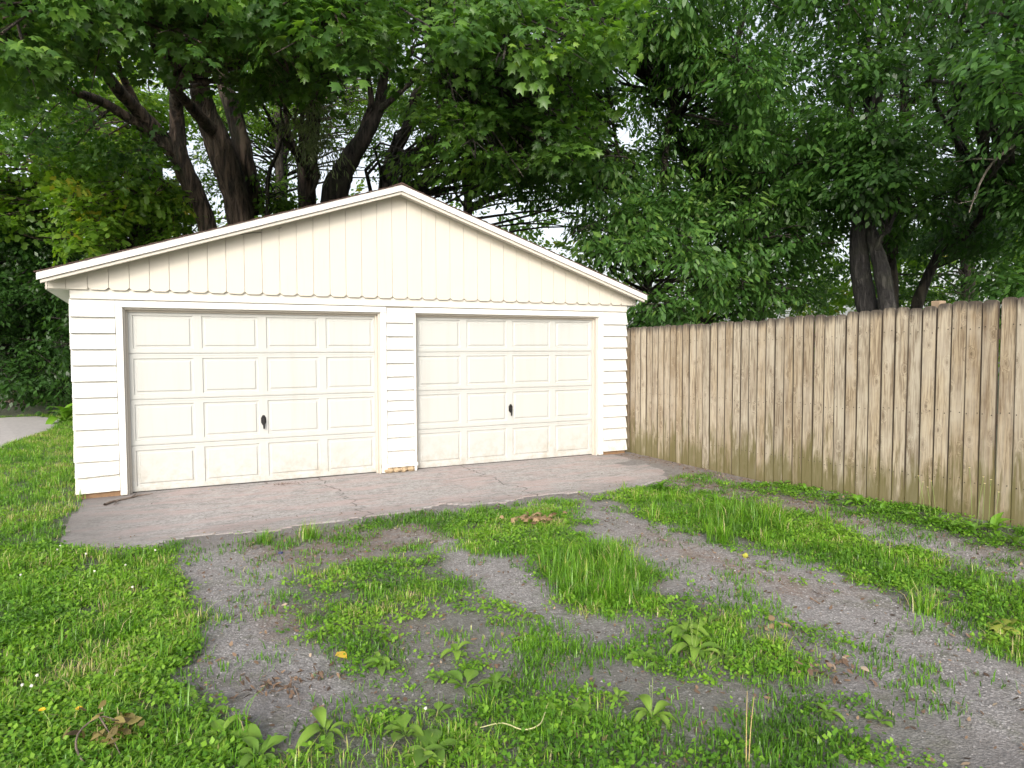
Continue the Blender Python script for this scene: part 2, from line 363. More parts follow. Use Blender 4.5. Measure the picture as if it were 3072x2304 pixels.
def picket_mat():
    m, nt, bs, out = new_mat('weathered_picket'); b = NB(nt)
    v = b.coord('Object', (1, 1, 1), rnd=True); g = b.coord('Object', (1, 1, .045), rnd=True); g2 = b.coord('Object', (1, 1, .11), rnd=True)
    raw = b.n('ShaderNodeTexCoord'); sx = b.n('ShaderNodeSeparateXYZ'); b.l(raw.outputs['Object'], sx.inputs[0]); z = sx.outputs[2]
    oi = b.n('ShaderNodeObjectInfo')
    vor = b.n('ShaderNodeTexVoronoi', voronoi_dimensions='2D'); vor.inputs['Scale'].default_value = 3.6; ks = b.n('ShaderNodeSeparateXYZ'); b.l(v, ks.inputs[0]); kc = b.n('ShaderNodeCombineXYZ'); b.l(b.math('MULTIPLY', ks.outputs[0], 1.3), kc.inputs[0]); b.l(b.math('MULTIPLY', ks.outputs[2], .75), kc.inputs[1]); b.l(kc.outputs[0], vor.inputs['Vector'])
    kd = vor.outputs['Distance']
    # grain lines bend round the knots
    ad = b.n('ShaderNodeVectorMath', operation='ADD'); b.l(g, ad.inputs[0]); pull = b.ramp(kd, [(0, G3(.07)), (.22, G3(0))]); b.l(pull, ad.inputs[1])
    gr = b.noise(ad.outputs[0], 70, 5, .7, .6); gr2 = b.noise(g2, 22, 4, .6, .8); big = b.noise(v, 2.4, 4, .6)
    r7 = b.math('FRACT', b.math('MULTIPLY', oi.outputs['Random'], 7.31)); base = b.mix(oi.outputs['Random'], (.29, .22, .135), (.46, .38, .265)); base = b.mix(b.math('MULTIPLY', r7, .6), base, (.43, .405, .34))
    c = b.mix(b.ramp(gr, [(.42, G3(0)), (.56, G3(1))]), b.mix(.75, base, (.115, .075, .045)), base)
    c = b.mix(b.ramp(gr2, [(.52, G3(0)), (.66, G3(.6))]), c, (.13, .085, .05))
    c = b.mix(b.ramp(b.math('ADD', b.math('MULTIPLY', big, .5), b.math('MULTIPLY', b.noise(g2, 13, 3, .5), .5)), [(.44, G3(0)), (.62, G3(.55))]), c, (.47, .42, .34))
    ring = b.ramp(kd, [(.0, G3(1)), (.040, G3(.9)), (.060, G3(0)), (.075, G3(.6)), (.095, G3(0))])
    c = b.mix(b.math('MULTIPLY', ring, .5), c, (.09, .055, .03))
    c = b.mix(b.ramp(b.math('ABSOLUTE', sx.outputs[0]), [(.0595, G3(0)), (.0650, G3(.95))]), c, (.03, .02, .012))  # board edges painted dark to deepen the shaded gaps between pickets
    # green algae from the ground up, grey-black weathering at the cut tops
    al = b.math('SUBTRACT', b.math('ADD', b.math('MULTIPLY', gr2, 1.5), b.math('MULTIPLY', b.noise(b.coord('Object', (1, 1, .5), rnd=True), 1.9, 4, .6), 1.7)), b.math('ADD', b.math('MULTIPLY', z, 1.0), .72))
    c = b.mix(b.ramp(al, [(.28, G3(0)), (.66, G3(.85))]), c, (.12, .105, .035))
    tp = b.math('ADD', b.math('MULTIPLY', b.math('SUBTRACT', z, 1.95), 5.5), b.math('MULTIPLY', gr2, 1.3))
    c = b.mix(b.ramp(tp, [(.35, G3(0)), (.85, G3(.9))]), c, (.045, .036, .03))
    b.l(c, bs.inputs['Base Color']); bs.inputs['Roughness'].default_value = .85; b.bump(b.math('ADD', gr, b.math('MULTIPLY', ring, -.8)), .5, .006, bs); return m
M['picket'] = picket_mat()
M['rail'] = plain('fence_rail', (.26, .19, .125), .9, .3, 20)

# ================================================================== GROUND
SLAB_POLY = [(0.02, .30), (0.0, -.6), (-.04, -1.4), (-.02, -2.22), (.6, -2.36), (1.3, -2.30), (2.2, -2.36), (3.2, -2.24), (4.2, -2.30), (5.0, -2.18), (5.8, -2.26), (6.4, -2.16),
             (6.8, -1.7), (6.92, -1.0), (7.05, -.4), (7.15, .30)]
LAWN = np.vstack([px_poly([(165, 905), (170, 1070), (152, 1188), (372, 1190), (378, 1250), (388, 1300), (402, 1420), (372, 1470), (452, 1560), (525, 1659)]), [(1.6, -7.4), (1.6, -12), (-9, -12), (-9, 14), (-.2, 14), (-.2, 4)]])
P_CEN = px_poly([(596, 1295), (640, 1232), (800, 1212), (935, 1192), (1000, 1240), (960, 1285), (850, 1325), (720, 1365), (655, 1335)])
P_MID = px_poly([(915, 1120), (1050, 1096), (1200, 1098), (1255, 1150), (1335, 1200), (1395, 1250), (1565, 1330), (1690, 1370), (1770, 1440), (1810, 1515), (1650, 1485), (1500, 1400), (1400, 1325), (1190, 1295), (1185, 1225), (1000, 1165)])
P_TALL = px_poly([(1195, 1215), (1330, 1195), (1390, 1250), (1390, 1300), (1210, 1295)])
P_RGT = px_poly([(1290, 1075), (1420, 1050), (1545, 1088), (1700, 1110), (1800, 1148), (1900, 1185), (2020, 1215), (2230, 1262), (2400, 1330), (2400, 1500), (2212, 1415), (2080, 1340), (1960, 1295), (1800, 1215), (1640, 1185), (1480, 1145), (1400, 1110)])
P_RTALL = px_poly([(1480, 1110), (1600, 1090), (1700, 1115), (1640, 1165), (1520, 1150)])
P_FEN = px_poly([(1560, 1035), (1700, 1043), (1800, 1066), (2000, 1108), (2212, 1150), (2450, 1200), (2450, 1260), (2212, 1205), (2090, 1172), (1900, 1122), (1700, 1072)], .04)
P_BOT = px_poly([(800, 1560), (1000, 1500), (1200, 1530), (1400, 1510), (1520, 1560), (1560, 1659), (1600, 1900), (500, 1900), (520, 1659), (640, 1630)])
P_SPA = px_poly([(650, 1335), (1000, 1290), (1200, 1305), (1340, 1335), (1510, 1440), (1800, 1515), (2050, 1600), (2130, 1700), (1400, 1700), (1000, 1560), (780, 1560), (790, 1450), (690, 1400)])
P_EDGE = px_poly([(380, 1185), (560, 1165), (920, 1110), (930, 1130), (600, 1185), (400, 1200)])
GRAV = [px_poly(q) for q in (
    [(380, 1200), (520, 1180), (600, 1220), (590, 1300), (560, 1330), (640, 1370), (760, 1430), (820, 1480), (700, 1500), (560, 1450), (420, 1440), (395, 1300)],
    [(860, 1150), (960, 1150), (1090, 1220), (1190, 1300), (1330, 1335), (1400, 1400), (1250, 1390), (1080, 1300), (980, 1230)],
    [(1240, 1100), (1330, 1095), (1480, 1150), (1640, 1190), (1800, 1225), (1960, 1300), (2080, 1350), (2250, 1450), (2250, 1640), (2050, 1560), (1850, 1430), (1650, 1350), (1450, 1250), (1330, 1180)],
    [(1780, 1130), (1900, 1130), (2090, 1180), (2250, 1230), (2250, 1265), (2020, 1212), (1880, 1170)])]
LIT = [px_poly(q) for q in ([(520, 1175), (700, 1140), (900, 1115), (1000, 1160), (860, 1180), (640, 1230), (540, 1210)],
                            [(1300, 985), (1370, 980), (1500, 1000), (1640, 1040), (1760, 1090), (1900, 1130), (1980, 1160), (1800, 1145), (1650, 1105), (1540, 1085), (1440, 1040), (1500, 1015)],
                            [(1300, 1100), (1500, 1170), (1700, 1230), (1900, 1310), (1700, 1290), (1450, 1190)],
                            [(2000, 1160), (2250, 1215), (2250, 1250), (2100, 1200)], [(640, 1300), (820, 1340), (980, 1330), (760, 1390), (600, 1360), (540, 1320)])]
DARK = [px_poly(q) for q in ([(430, 1450), (620, 1430), (720, 1500), (700, 1640), (480, 1640)], [(1480, 1480), (1560, 1490), (1560, 1560), (1480, 1550)])]

def grid_axis(fine0, fine1, step, lo, hi):
    a = list(np.arange(fine0, fine1+1e-6, step)); s = step; x = a[0]; left = []
    while x > lo: s *= 1.35; x -= s; left.append(x)
    s = step; x = a[-1]; right = []
    while x < hi: s *= 1.35; x += s; right.append(x)
    return np.array(left[::-1]+a+right)
gx = grid_axis(-2.0, 8.0, .055, -400, 400); gy = grid_axis(-7.8, .6, .055, -400, 400)
GX, GY = np.meshgrid(gx, gy); nx, ny = len(gx), len(gy); fxv = GX.ravel(); fyv = GY.ravel()
gv = np.column_stack([fxv, fyv, gz(fxv, fyv)])
ii = (np.arange(ny-1)[:, None]*nx+np.arange(nx-1)[None, :]).ravel(); gq = np.stack([ii, ii+1, ii+nx+1, ii+nx], 1)
near = (np.abs(fxv-3) < 7) & (fyv > -9) & (fyv < 2)
def field(polys, s):
    a = np.zeros(len(fxv)); 
    for p in polys: a[near] = np.maximum(a[near], soft(p, fxv[near], fyv[near], s))
    return a
A_gr = np.clip(field(GRAV, .14)*.8+.18, 0, 1); A_gr -= field(DARK, .14)*.5
A_li = field(LIT, .2)
A_gn = np.maximum(field([LAWN], .10), np.maximum(field([P_CEN, P_MID, P_RGT, P_FEN, P_BOT], .12)*.7, field([P_SPA], .2)*.3))
A_gn[~near] = 1.0
ground = link('ground', np_mesh('ground', gv, gq, M['ground'], {'gravel': np.clip(A_gr, 0, 1), 'litter': A_li, 'green': A_gn}, smooth=True)); tag(ground, 'grey gravel and earth yard with worn wheel tracks', kind='structure')

# concrete apron in front of the doors: a worn sheet with a real broken edge
sp = np.array(SLAB_POLY)
sx_ = np.arange(-.2, 7.3, .05); sy_ = np.arange(-2.55, .36, .05); SX, SY = np.meshgrid(sx_, sy_); px_ = SX.ravel(); py_ = SY.ravel()
wx = (fbm(px_, py_, .5, 51)-.5)*.16; wy = (fbm(px_, py_, .6, 61)-.5)*.42
ins = inside(sp, px_+wx, py_+wy)
def slab_z(x, y):
    return -.018+.003*np.asarray(y)+(fbm(x, y, 1.3, 71)-.5)*.012
szv = slab_z(px_, py_); nxs, nys = len(sx_), len(sy_)
cell = [(r*nxs+c) for r in range(nys-1) for c in range(nxs-1) if ins[r*nxs+c] and ins[r*nxs+c+1] and ins[(r+1)*nxs+c] and ins[(r+1)*nxs+c+1]]
fq = [(i, i+1, i+nxs+1, i+nxs) for i in cell]
ed = {}
for q in fq:
    for a, b_ in zip(q, q[1:]+q[:1]): ed[(a, b_)] = 1
top = np.column_stack([px_, py_, szv]); bot = top.copy(); bot[:, 2] = -.14; n0 = len(top)
for a, b_ in list(ed):
    if (b_, a) not in ed: fq.append((b_, a, a+n0, b_+n0))
gr_ = np.clip(np.maximum(sstep(1.2, .1, px_)*(.4+.8*fbm(px_, py_, .7, 81)), sstep(-1.75, -2.2, py_)*.8*fbm(px_, py_, .4, 82)), 0, 1)
gr_ = np.clip(gr_+sstep(6.2, 6.9, px_)*.35+sstep(-.25, .1, py_)*.35*fbm(px_, py_, .3, 85), 0, 1)
used = sorted({i for q in fq for i in q}); remap = {o: k for k, o in enumerate(used)}
allv = np.vstack([top, bot]); allg = np.concatenate([gr_, gr_])
me = np_mesh('concrete_apron', allv[used], [[remap[i] for i in q] for q in fq], M['slab']); at = me.attributes.new('grime', 'FLOAT', 'POINT'); at.data.foreach_set('value', allg[used].astype(np.float32))
tag(link('concrete_apron', me), 'worn cracked concrete apron in front of the garage doors', kind='structure')

# gravel lane passing left behind the garage
lp = px_poly([(-420, 1010), (-420, 906), (0, 900), (80, 897), (132, 903), (110, 925), (40, 948), (0, 964)], .03)
n = len(lp); lane_v = [(x, y, float(gz(x, y))+.012) for x, y in lp]; cx_, cy_ = lp.mean(0)
tag(MB().add(lane_v, [list(range(n))]).build('lane', M['lane']), 'grey gravel lane beside the lawn', kind='structure')

# ================================================================== GARAGE
ZS = 2.149; EXP = (ZS-.039)/12; X1, X2, X3, X4, XR = .483, 3.417, 3.894, 6.792, 7.30; DEPTH = 6.8; RECESS = .085; ZT = 2.08; GROUND0 = -.02
RIDGE_X = 3.645; ROOF_OH = .28; YR = -.27; EAVE_L, EAVE_R = -.285, 7.515; EAVE_Z = 2.41; RIDGE_Z = 3.685
slope = (RIDGE_Z-EAVE_Z)/(RIDGE_X-EAVE_L)
roof_z = lambda x: RIDGE_Z-slope*abs(x-RIDGE_X)*(1.0 if x < RIDGE_X else (RIDGE_Z-EAVE_Z)/((EAVE_R-RIDGE_X)*slope))
garage = empty('garage', (0, 0, 0)); tag(garage, 'white two-door garage with clapboard siding and cream scalloped gable', 'garage')
r2 = random.Random(5)
def siding(x0, x1, y, n=12, lo=.039, hi=ZS, jit=.004, special=None, exps=None):
    zs = np.linspace(hi, lo, n+1) if exps is None else exps
    for k in range(n):
        zt_, zb_ = zs[k], zs[k+1]; a = r2.uniform(-.0025, .0025); e = r2.uniform(-.004, .006)
        if special and k in special: a += special[k]
        m = MB(); L0, L1 = x0-e if x0 < 1 else x0, x1+e if x1 > 7 else x1
        # tapered clapboard: thin at the top, thick butt edge at the bottom, a slight droop along its length
        pr = lambda z: [(-.004, zt_+.012+z), (-.047, zb_+.008+z), (-.048, zb_-.003+z), (-.010, zb_+.002+z), (.0, zt_+.012+z)]
        d = a*(L1-L0); pa, pb = pr(0), pr(d); vs_ = [(L0, y+p, q) for p, q in pa]+[(L1, y+p, q) for p, q in pb]; nn = 5
        m.add(vs_, [list(range(nn)), list(range(2*nn-1, nn-1, -1))]+[((i+1) % nn, i, i+nn, (i+1) % nn+nn) for i in range(nn)])
        m.build('siding_board', M['siding'], garage)
siding(-.02, X1-.075, 0, special={10: .045, 11: .02})
midz = ZS-.02-np.cumsum([0, .178, .178, .178, .178, .178, .178, .138, .138, .180, .178, .178, .180]); midz = ZS-.02-(ZS-.02-midz)*(ZS-.02-.10)/((ZS-.02)-midz[-1])
siding(X2+.078, X3-.032, 0, exps=midz)
siding(X4+.088, XR+.012, 0)
# side and rear walls
m = MB(); m.box(.02, X1-.004, .005, .12, .0, 2.42); m.box(X2+.004, X3-.004, .005, .12, .08, 2.42); m.box(X4+.004, XR-.02, .005, .12, .0, 2.42)
m.box(X1-.004, X4+.004, .006, .119, ZT+.004, 2.42); m.prism_y([(.02, 2.42), (XR-.02, 2.42), (RIDGE_X+.1, RIDGE_Z-.16), (RIDGE_X-.1, RIDGE_Z-.16)], .007, .118)
m.build('front_wall', M['back_wall'], garage)
for xx, nm in ((0.0, 'side_wall'), (XR, 'side_wall')):
    s = -1 if xx == 0 else 1
    m = MB(); m.box(min(xx, xx-s*.1), max(xx, xx-s*.1), .121, DEPTH, .0, 2.42); m.build(nm, M['back_wall'], garage)
    zs = np.linspace(ZS, .039, 13)
    for k in range(12):
        m = MB(); x_a, x_b = xx+s*.002, xx+s*.024
        vs_ = []
        for yy in (.0, DEPTH): vs_ += [(x_a, yy, zs[k]+.012), (x_b, yy, zs[k+1]), (x_a, yy, zs[k+1])]
        m.add(vs_, [(0, 1, 2), (5, 4, 3), (0, 3, 4, 1), (1, 4, 5, 2), (2, 5, 3, 0)]); m.build('siding_board', M['siding'], garage)
m = MB(); m.box(.101, XR-.101, DEPTH-.1, DEPTH-.002, 0, 2.42); m.prism_y([(.101, 2.42), (XR-.101, 2.42), (RIDGE_X+.1, RIDGE_Z-.16), (RIDGE_X-.1, RIDGE_Z-.16)], DEPTH-.1, DEPTH-.003); m.build('rear_wall', M['siding'], garage)
# frieze, casings, jambs
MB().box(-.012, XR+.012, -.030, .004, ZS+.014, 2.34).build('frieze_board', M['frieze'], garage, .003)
for (a, c, wl_, wr_) in ((X1, X2, .07, .074), (X3, X4, .03, .084)):
    MB().box(a-wl_, c+wr_, -.045, .0, ZT, ZT+.072).build('header_casing', M['trim'], garage, .004)
    MB().box(a-wl_, a, -.043, .0, GROUND0+.008, ZT-.002).build('side_casing', M['trim'], garage, .004)
    MB().box(c, c+wr_, -.043, .0, GROUND0+.012, ZT-.002).build('side_casing', M['trim'], garage, .004)
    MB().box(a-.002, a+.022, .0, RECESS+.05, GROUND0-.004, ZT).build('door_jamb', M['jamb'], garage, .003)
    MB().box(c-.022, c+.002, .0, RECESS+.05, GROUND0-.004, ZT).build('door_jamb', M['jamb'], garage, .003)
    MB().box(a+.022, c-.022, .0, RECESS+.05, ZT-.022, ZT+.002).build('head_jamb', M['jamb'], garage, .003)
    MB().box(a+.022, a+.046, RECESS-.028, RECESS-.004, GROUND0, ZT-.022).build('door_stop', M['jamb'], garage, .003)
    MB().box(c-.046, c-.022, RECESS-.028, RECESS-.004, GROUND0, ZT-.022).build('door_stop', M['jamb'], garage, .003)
    MB().box(a+.046, c-.046, RECESS-.028, RECESS-.004, ZT-.046, ZT-.022).build('door_stop', M['jamb'], garage, .003)
# sills and stones under the piers
MB().box(X2+.0, X3+.02, -.04, .06, .052, .098).build('pier_sill', M['trim'], garage, .006)
MB().box(-.0, X1-.01, -.012, .07, -.03, .036).build('sill_board', M['rotwood'], garage, .006)
MB().box(X4+.08, XR, -.012, .07, -.03, .036).build('sill_board', M['rotwood'], garage, .006)
def rock(name, c, sz, mat, parent=None, seed=0, sub=2):
    import bmesh
    bm = bmesh.new(); bmesh.ops.create_icosphere(bm, subdivisions=sub, radius=1); rr = random.Random(seed)
    ph = [rr.uniform(0, 6) for _ in range(6)]
    for v in bm.verts:
        k = 1+.16*math.sin(3*v.co.x+ph[0])*math.sin(3*v.co.y+ph[1])+.12*math.sin(5*v.co.z+ph[2]+2*v.co.x)+rr.uniform(-.07, .07)
        v.co *= k; v.co.x *= sz[0]; v.co.y *= sz[1]; v.co.z *= sz[2]
    me = bpy.data.meshes.new(name); bm.to_mesh(me); bm.free(); me.materials.append(mat); o = link(name, me, parent); o.location = [float(a) for a in c]; o.rotation_euler = (0, 0, rr.uniform(0, 3)*.2); return o
for k, (xx, w, h) in enumerate(((3.50, .075, .045), (3.62, .06, .04), (3.72, .055, .042), (3.81, .07, .05), (3.66, .05, .03))):
    rock('foundation_stone', (xx, .0+.02*(k % 2), .012), (w, .07, h), M['stone'], garage, k)
# vertical gable boards with clipped lower corners
PITCH = .2011; gx0 = .1575-2*PITCH; ZG = 2.262
m = MB(); m.prism_y([(EAVE_L+.10, ZG+.05), (EAVE_R-.10, ZG+.05), (EAVE_R-.10, EAVE_Z-.06), (RIDGE_X, RIDGE_Z-.10), (EAVE_L+.10, EAVE_Z-.06)], -.030, -.026); m.build('gable_backing', M['gable'], garage)
k = 0; x = gx0
while x < EAVE_R-.08:
    a, c = max(x+.0018, EAVE_L+.08), min(x+PITCH-.0018, EAVE_R-.08)
    if c-a > .03:
        cl = .034; ch = .027
        plain_end = x < .1 or x+PITCH > 7.30
        pts = [(a, ZG), (c, ZG)] if plain_end else [(a, ZG+ch), (a+cl, ZG), (c-cl, ZG), (c, ZG+ch)]
        za, zc = roof_z(a)-.075, roof_z(c)-.075
        pts += [(c, zc)]
        if a < RIDGE_X < c: pts += [(RIDGE_X, RIDGE_Z-.075)]
        pts += [(a, za)]
        o = MB().prism_y(pts, -.060-r2.uniform(0, .0015), -.030).build('gable_board', M['gable'], garage, .0025)
    x += PITCH; k += 1
# eave boxes
for s, e in ((1, EAVE_L), (-1, EAVE_R)):
    x_in = 0.0 if s > 0 else XR
    a, c = sorted((e+s*.055, x_in-s*.012 if s > 0 else x_in+.012))
    MB().box(a, c, -.025, DEPTH, ZG-.008, ZG+.012).build('eave_soffit', M['soffit'], garage)
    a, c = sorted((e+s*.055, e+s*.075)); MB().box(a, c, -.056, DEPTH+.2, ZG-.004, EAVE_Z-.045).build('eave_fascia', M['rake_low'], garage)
# roof: deck, rake boards, trim strip, shingle courses
deck = MB(); 
def slope_box(m, xa, xb, y0, y1, lo, hi):     # slab following the roof between xa and xb, offsets lo..hi from the roof line
    za, zb = roof_z(xa), roof_z(xb)
    m.add([(xa, y0, za+lo), (xb, y0, zb+lo), (xb, y1, zb+lo), (xa, y1, za+lo), (xa, y0, za+hi), (xb, y0, zb+hi), (xb, y1, zb+hi), (xa, y1, za+hi)],
          [(0, 3, 2, 1), (4, 5, 6, 7), (0, 1, 5, 4), (1, 2, 6, 5), (2, 3, 7, 6), (3, 0, 4, 7)]); return m
slope_box(deck, EAVE_L+.01, RIDGE_X, YR+.02, DEPTH+.2, -.05, -.012); slope_box(deck, RIDGE_X, EAVE_R-.01, YR+.02, DEPTH+.2, -.05, -.012)
roof = deck.build('roof', M['soffit'], garage)
for xa, xb in ((EAVE_L, RIDGE_X), (RIDGE_X, EAVE_R)):
    slope_box(MB(), xa, xb, YR, YR+.02, -.078, .0).build('rake_board', M['rake'], roof, .003)
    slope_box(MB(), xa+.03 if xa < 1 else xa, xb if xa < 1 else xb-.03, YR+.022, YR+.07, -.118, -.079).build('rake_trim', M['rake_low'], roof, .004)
    slope_box(MB(), xa+.09 if xa < 1 else xa, xb if xa < 1 else xb-.09, YR+.07, -.028, -.085, -.072).build('rake_soffit', M['soffit'], roof)
    ncs = 26
    for q in range(ncs):
        f0, f1 = q/ncs, (q+1.25)/ncs; s_in = lambda f: (EAVE_L-.02+(RIDGE_X-EAVE_L+.02)*min(1, f)) if xa < 1 else (EAVE_R+.02-(EAVE_R+.02-RIDGE_X)*min(1, f))
        mm = MB(); a_, b_ = s_in(f0), s_in(f1); za, zb = roof_z(a_), roof_z(b_)
        vs_ = [(a_, YR-.012, za+.004), (b_, YR-.012, zb+.001), (b_, DEPTH+.22, zb+.001), (a_, DEPTH+.22, za+.004), (a_, YR-.012, za+.015), (b_, YR-.012, zb+.006), (b_, DEPTH+.22, zb+.006), (a_, DEPTH+.22, za+.015)]
        mm.add(vs_, [(0, 3, 2, 1), (4, 5, 6, 7), (0, 1, 5, 4), (1, 2, 6, 5), (2, 3, 7, 6), (3, 0, 4, 7)]); mm.build('shingle_course', M['shingle'], roof)
m = MB(); m.prism_y([(RIDGE_X-.12, roof_z(RIDGE_X-.12)+.008), (RIDGE_X, RIDGE_Z+.012), (RIDGE_X+.12, roof_z(RIDGE_X+.12)+.008), (RIDGE_X+.12, roof_z(RIDGE_X+.12)+.018), (RIDGE_X, RIDGE_Z+.026), (RIDGE_X-.12, roof_z(RIDGE_X-.12)+.018)][::1], YR-.014, DEPTH+.22); m.build('ridge_cap', M['shingle'], roof)
for xx, zz in ((3.60, 3.47), (3.64, 3.44), (3.61, 3.07), (3.65, 3.08), (3.63, 3.05)):
    rock('mounting_hole', (xx, -.051, zz), (.007, .003, .007), M['black'], garage, int(xx*100), 1)
tubes_obj('rake_twig', [dict(P=np.array([(1.62, -.056, 2.93), (1.85, -.062, 2.985), (2.02, -.058, 3.01), (2.2, -.060, 3.075)]), R=np.array([.003]*4), n=14, sides=5)], M['black'], garage)  # thin strand of twig debris under the left rake

# garage doors
def garage_door(x0, x1, cols, hinge, hx, hz):
    y = RECESS; d = MB().box(x0, x1, y+.018, y+.04, hinge[-1], hinge[0]).build('garage_door', M['door'], garage)
    for k in range(4):
        zt_, zb_ = hinge[k]-.003, hinge[k+1]+.003; h = zt_-zb_; pt, pb = zt_-.052*(1 if k else 1.15), zb_+.052
        m = MB(); xs = [x0]+[v for c in cols for v in c]+[x1]
        def quad(a, b_, c, e):
            m.add([(a, y, c), (b_, y, c), (b_, y, e), (a, y, e)], [(0, 1, 2, 3)])
        for i in range(0, len(xs)-1):
            if i % 2 == 0: quad(xs[i], xs[i+1], zb_, zt_)
            else: quad(xs[i], xs[i+1], zb_, pb); quad(xs[i], xs[i+1], pt, zt_)
        # rolled lips at the top and bottom edge of the section
        for z_, dz in ((zt_, -1), (zb_, 1)):
            m.add([(x0, y, z_), (x1, y, z_), (x1, y+.018, z_-dz*.001), (x0, y+.018, z_-dz*.001)], [(0, 3, 2, 1) if dz > 0 else (0, 1, 2, 3)])
        for z_ in (zt_-.016, zb_+.016): m.box(x0+.004, x1-.004, y-.0035, y+.002, z_-.005, z_+.005)
        m.build('door_section', M['door'], d)
        for (a, b_) in cols:
            ins_ = [(0, 0), (.010, .013), (.030, .013), (.044, .002)]
            vs_ = []
            for t, dep in ins_: vs_ += [(a+t, y+dep, pb+t), (b_-t, y+dep, pb+t), (b_-t, y+dep, pt-t), (a+t, y+dep, pt-t)]
            fs_ = [(4*q+i, 4*q+(i+1) % 4, 4*q+4+(i+1) % 4, 4*q+4+i) for q in range(3) for i in range(4)]+[(12, 13, 14, 15)]
            MB().add(vs_, fs_).build('raised_panel', M['door'], d)
    # T handle on a six-sided plate
    m = MB(); m.prism_y([(hx-.012, hz-.062), (hx+.012, hz-.062), (hx+.030, hz-.028), (hx+.030, hz+.028), (hx+.012, hz+.062), (hx-.012, hz+.062), (hx-.030, hz+.028), (hx-.030, hz-.028)], y-.010, y+.002)
    m.prism_y([(hx-.009, hz-.105), (hx+.009, hz-.105), (hx+.013, hz-.02), (hx+.013, hz+.02), (hx-.013, hz+.02), (hx-.013, hz-.02)], y-.042, y-.028); m.prism_y([(hx-.008, hz-.008), (hx+.008, hz-.008), (hx+.008, hz+.008), (hx-.008, hz+.008)], y-.03, y-.009)
    m.build('door_handle', M['black'], d, .004)
    MB().box(x0+.005, x1-.005, y+.004, y+.03, hinge[-1]-.02, hinge[-1]+.003).build('bottom_seal', M['rubber'], d)
    return d
HZ = [2.062, 1.565, 1.042, .518, -.008]
c1 = [(.574, 1.202), (1.294, 1.924), (2.019, 2.651), (2.741, 3.352)]
garage_door(X1+.024, X2-.024, c1, HZ, 1.968, .745)
sh = [((a-1.968)*(2.85/2.886)+5.343, (b_-1.968)*(2.85/2.886)+5.343) for a, b_ in c1]
garage_door(X3+.024, X4-.024, sh, HZ, 5.358, .75)

# ================================================================== FENCE
FP0 = np.array([7.43, .30]); FP1 = np.array([7.20, -7.3]); fdir = (FP1-FP0)/np.linalg.norm(FP1-FP0); flen = np.linalg.norm(FP1-FP0); frz = math.atan2(fdir[1], fdir[0])
fence = empty('wooden_fence', (FP0[0], FP0[1], 0), frz); tag(fence, 'tall weathered wooden picket fence beside the driveway', 'fence')
# local x runs along the fence, local y = outward; the face towards the yard is -y
ftop = lambda y: np.interp(y, [-7.3, -6.1, -5.1, -3.8, -2.9, .3], [2.07, 2.035, 2.01, 1.965, 1.948, 1.925])
pw = .140
def picket_mesh(seed):
    rr = random.Random(seed); w = pw/2-.0035; c = .034+rr.uniform(-.004, .004); top_ = 2.0
    pts = [(-w, -.05), (w, -.05), (w, top_-c)]
    for a in (20, 45, 70): pts.append((w-c+c*math.cos(math.radians(a)), top_-c+c*math.sin(math.radians(a))*.92))
    pts += [(w-c-.004, top_-.001), (-w+c+.004, top_)]
    for a in (110, 135, 160): pts.append((-w+c+c*math.cos(math.radians(a)), top_-c+c*math.sin(math.radians(a))*.92))
    pts.append((-w, top_-c)); m = MB().prism_y(pts, -.009, .009); return np_mesh('picket', m.v, m.f, M['picket'])
pm = [picket_mesh(i) for i in range(6)]
nail_parts = []; npk = int(flen/(pw+.0015)); rf = random.Random(12)
ico_v = np.array([(1, 0, 0), (-1, 0, 0), (0, 1, 0), (0, -1, 0), (0, 0, 1), (0, 0, -1)], float); ico_f = np.array([(0, 2, 4), (2, 1, 4), (1, 3, 4), (3, 0, 4), (2, 0, 5), (1, 2, 5), (3, 1, 5), (0, 3, 5)])
side_in = 1.0   # sign of local y that faces the yard
for k in range(npk):
    s_ = (k+.5)*(pw+.0015); pos = FP0+fdir*s_; zt_ = float(ftop(pos[1]))+rf.uniform(-.014, .016); zb_ = float(gz(pos[0]-.06, pos[1]))-.03
    o = link('picket', rf.choice(pm), fence); o.location = (s_, rf.uniform(-.004, .004), zt_-2.0); o.rotation_euler = (rf.uniform(-.004, .004), rf.uniform(-.0035, .0035), rf.uniform(-.012, .012))
    if rf.random() < .5: o.rotation_euler[2] += math.pi
    for hz_ in (zt_-.24, zt_-1.00, zt_-1.62):
        for dx in (-.038, .038): nail_parts.append((ico_v*np.array([.0062, .003, .0062])+np.array([s_+dx+rf.uniform(-.012, .012), -.0125*side_in, hz_+rf.uniform(-.015, .015)]), ico_f))
V_, F_ = join(nail_parts); nh = link('nail_heads', np_mesh('nail_heads', V_, F_, M['nail']), fence); nh['kind'] = 'stuff'
for zz in (.36, .98, 1.72): MB().box(0, flen, .0135, .052, zz-.045, zz+.045).build('rail', M['rail'], fence)
for k in range(4):
    s_ = .1+k*2.42+(.24 if k == 2 else 0); zt_ = 1.86 if k != 2 else 2.045
    MB().box(s_-.045, s_+.045, .0525, .142, -.1, zt_).build('post', M['rail'], fence, .006)
nh.location.y = 0
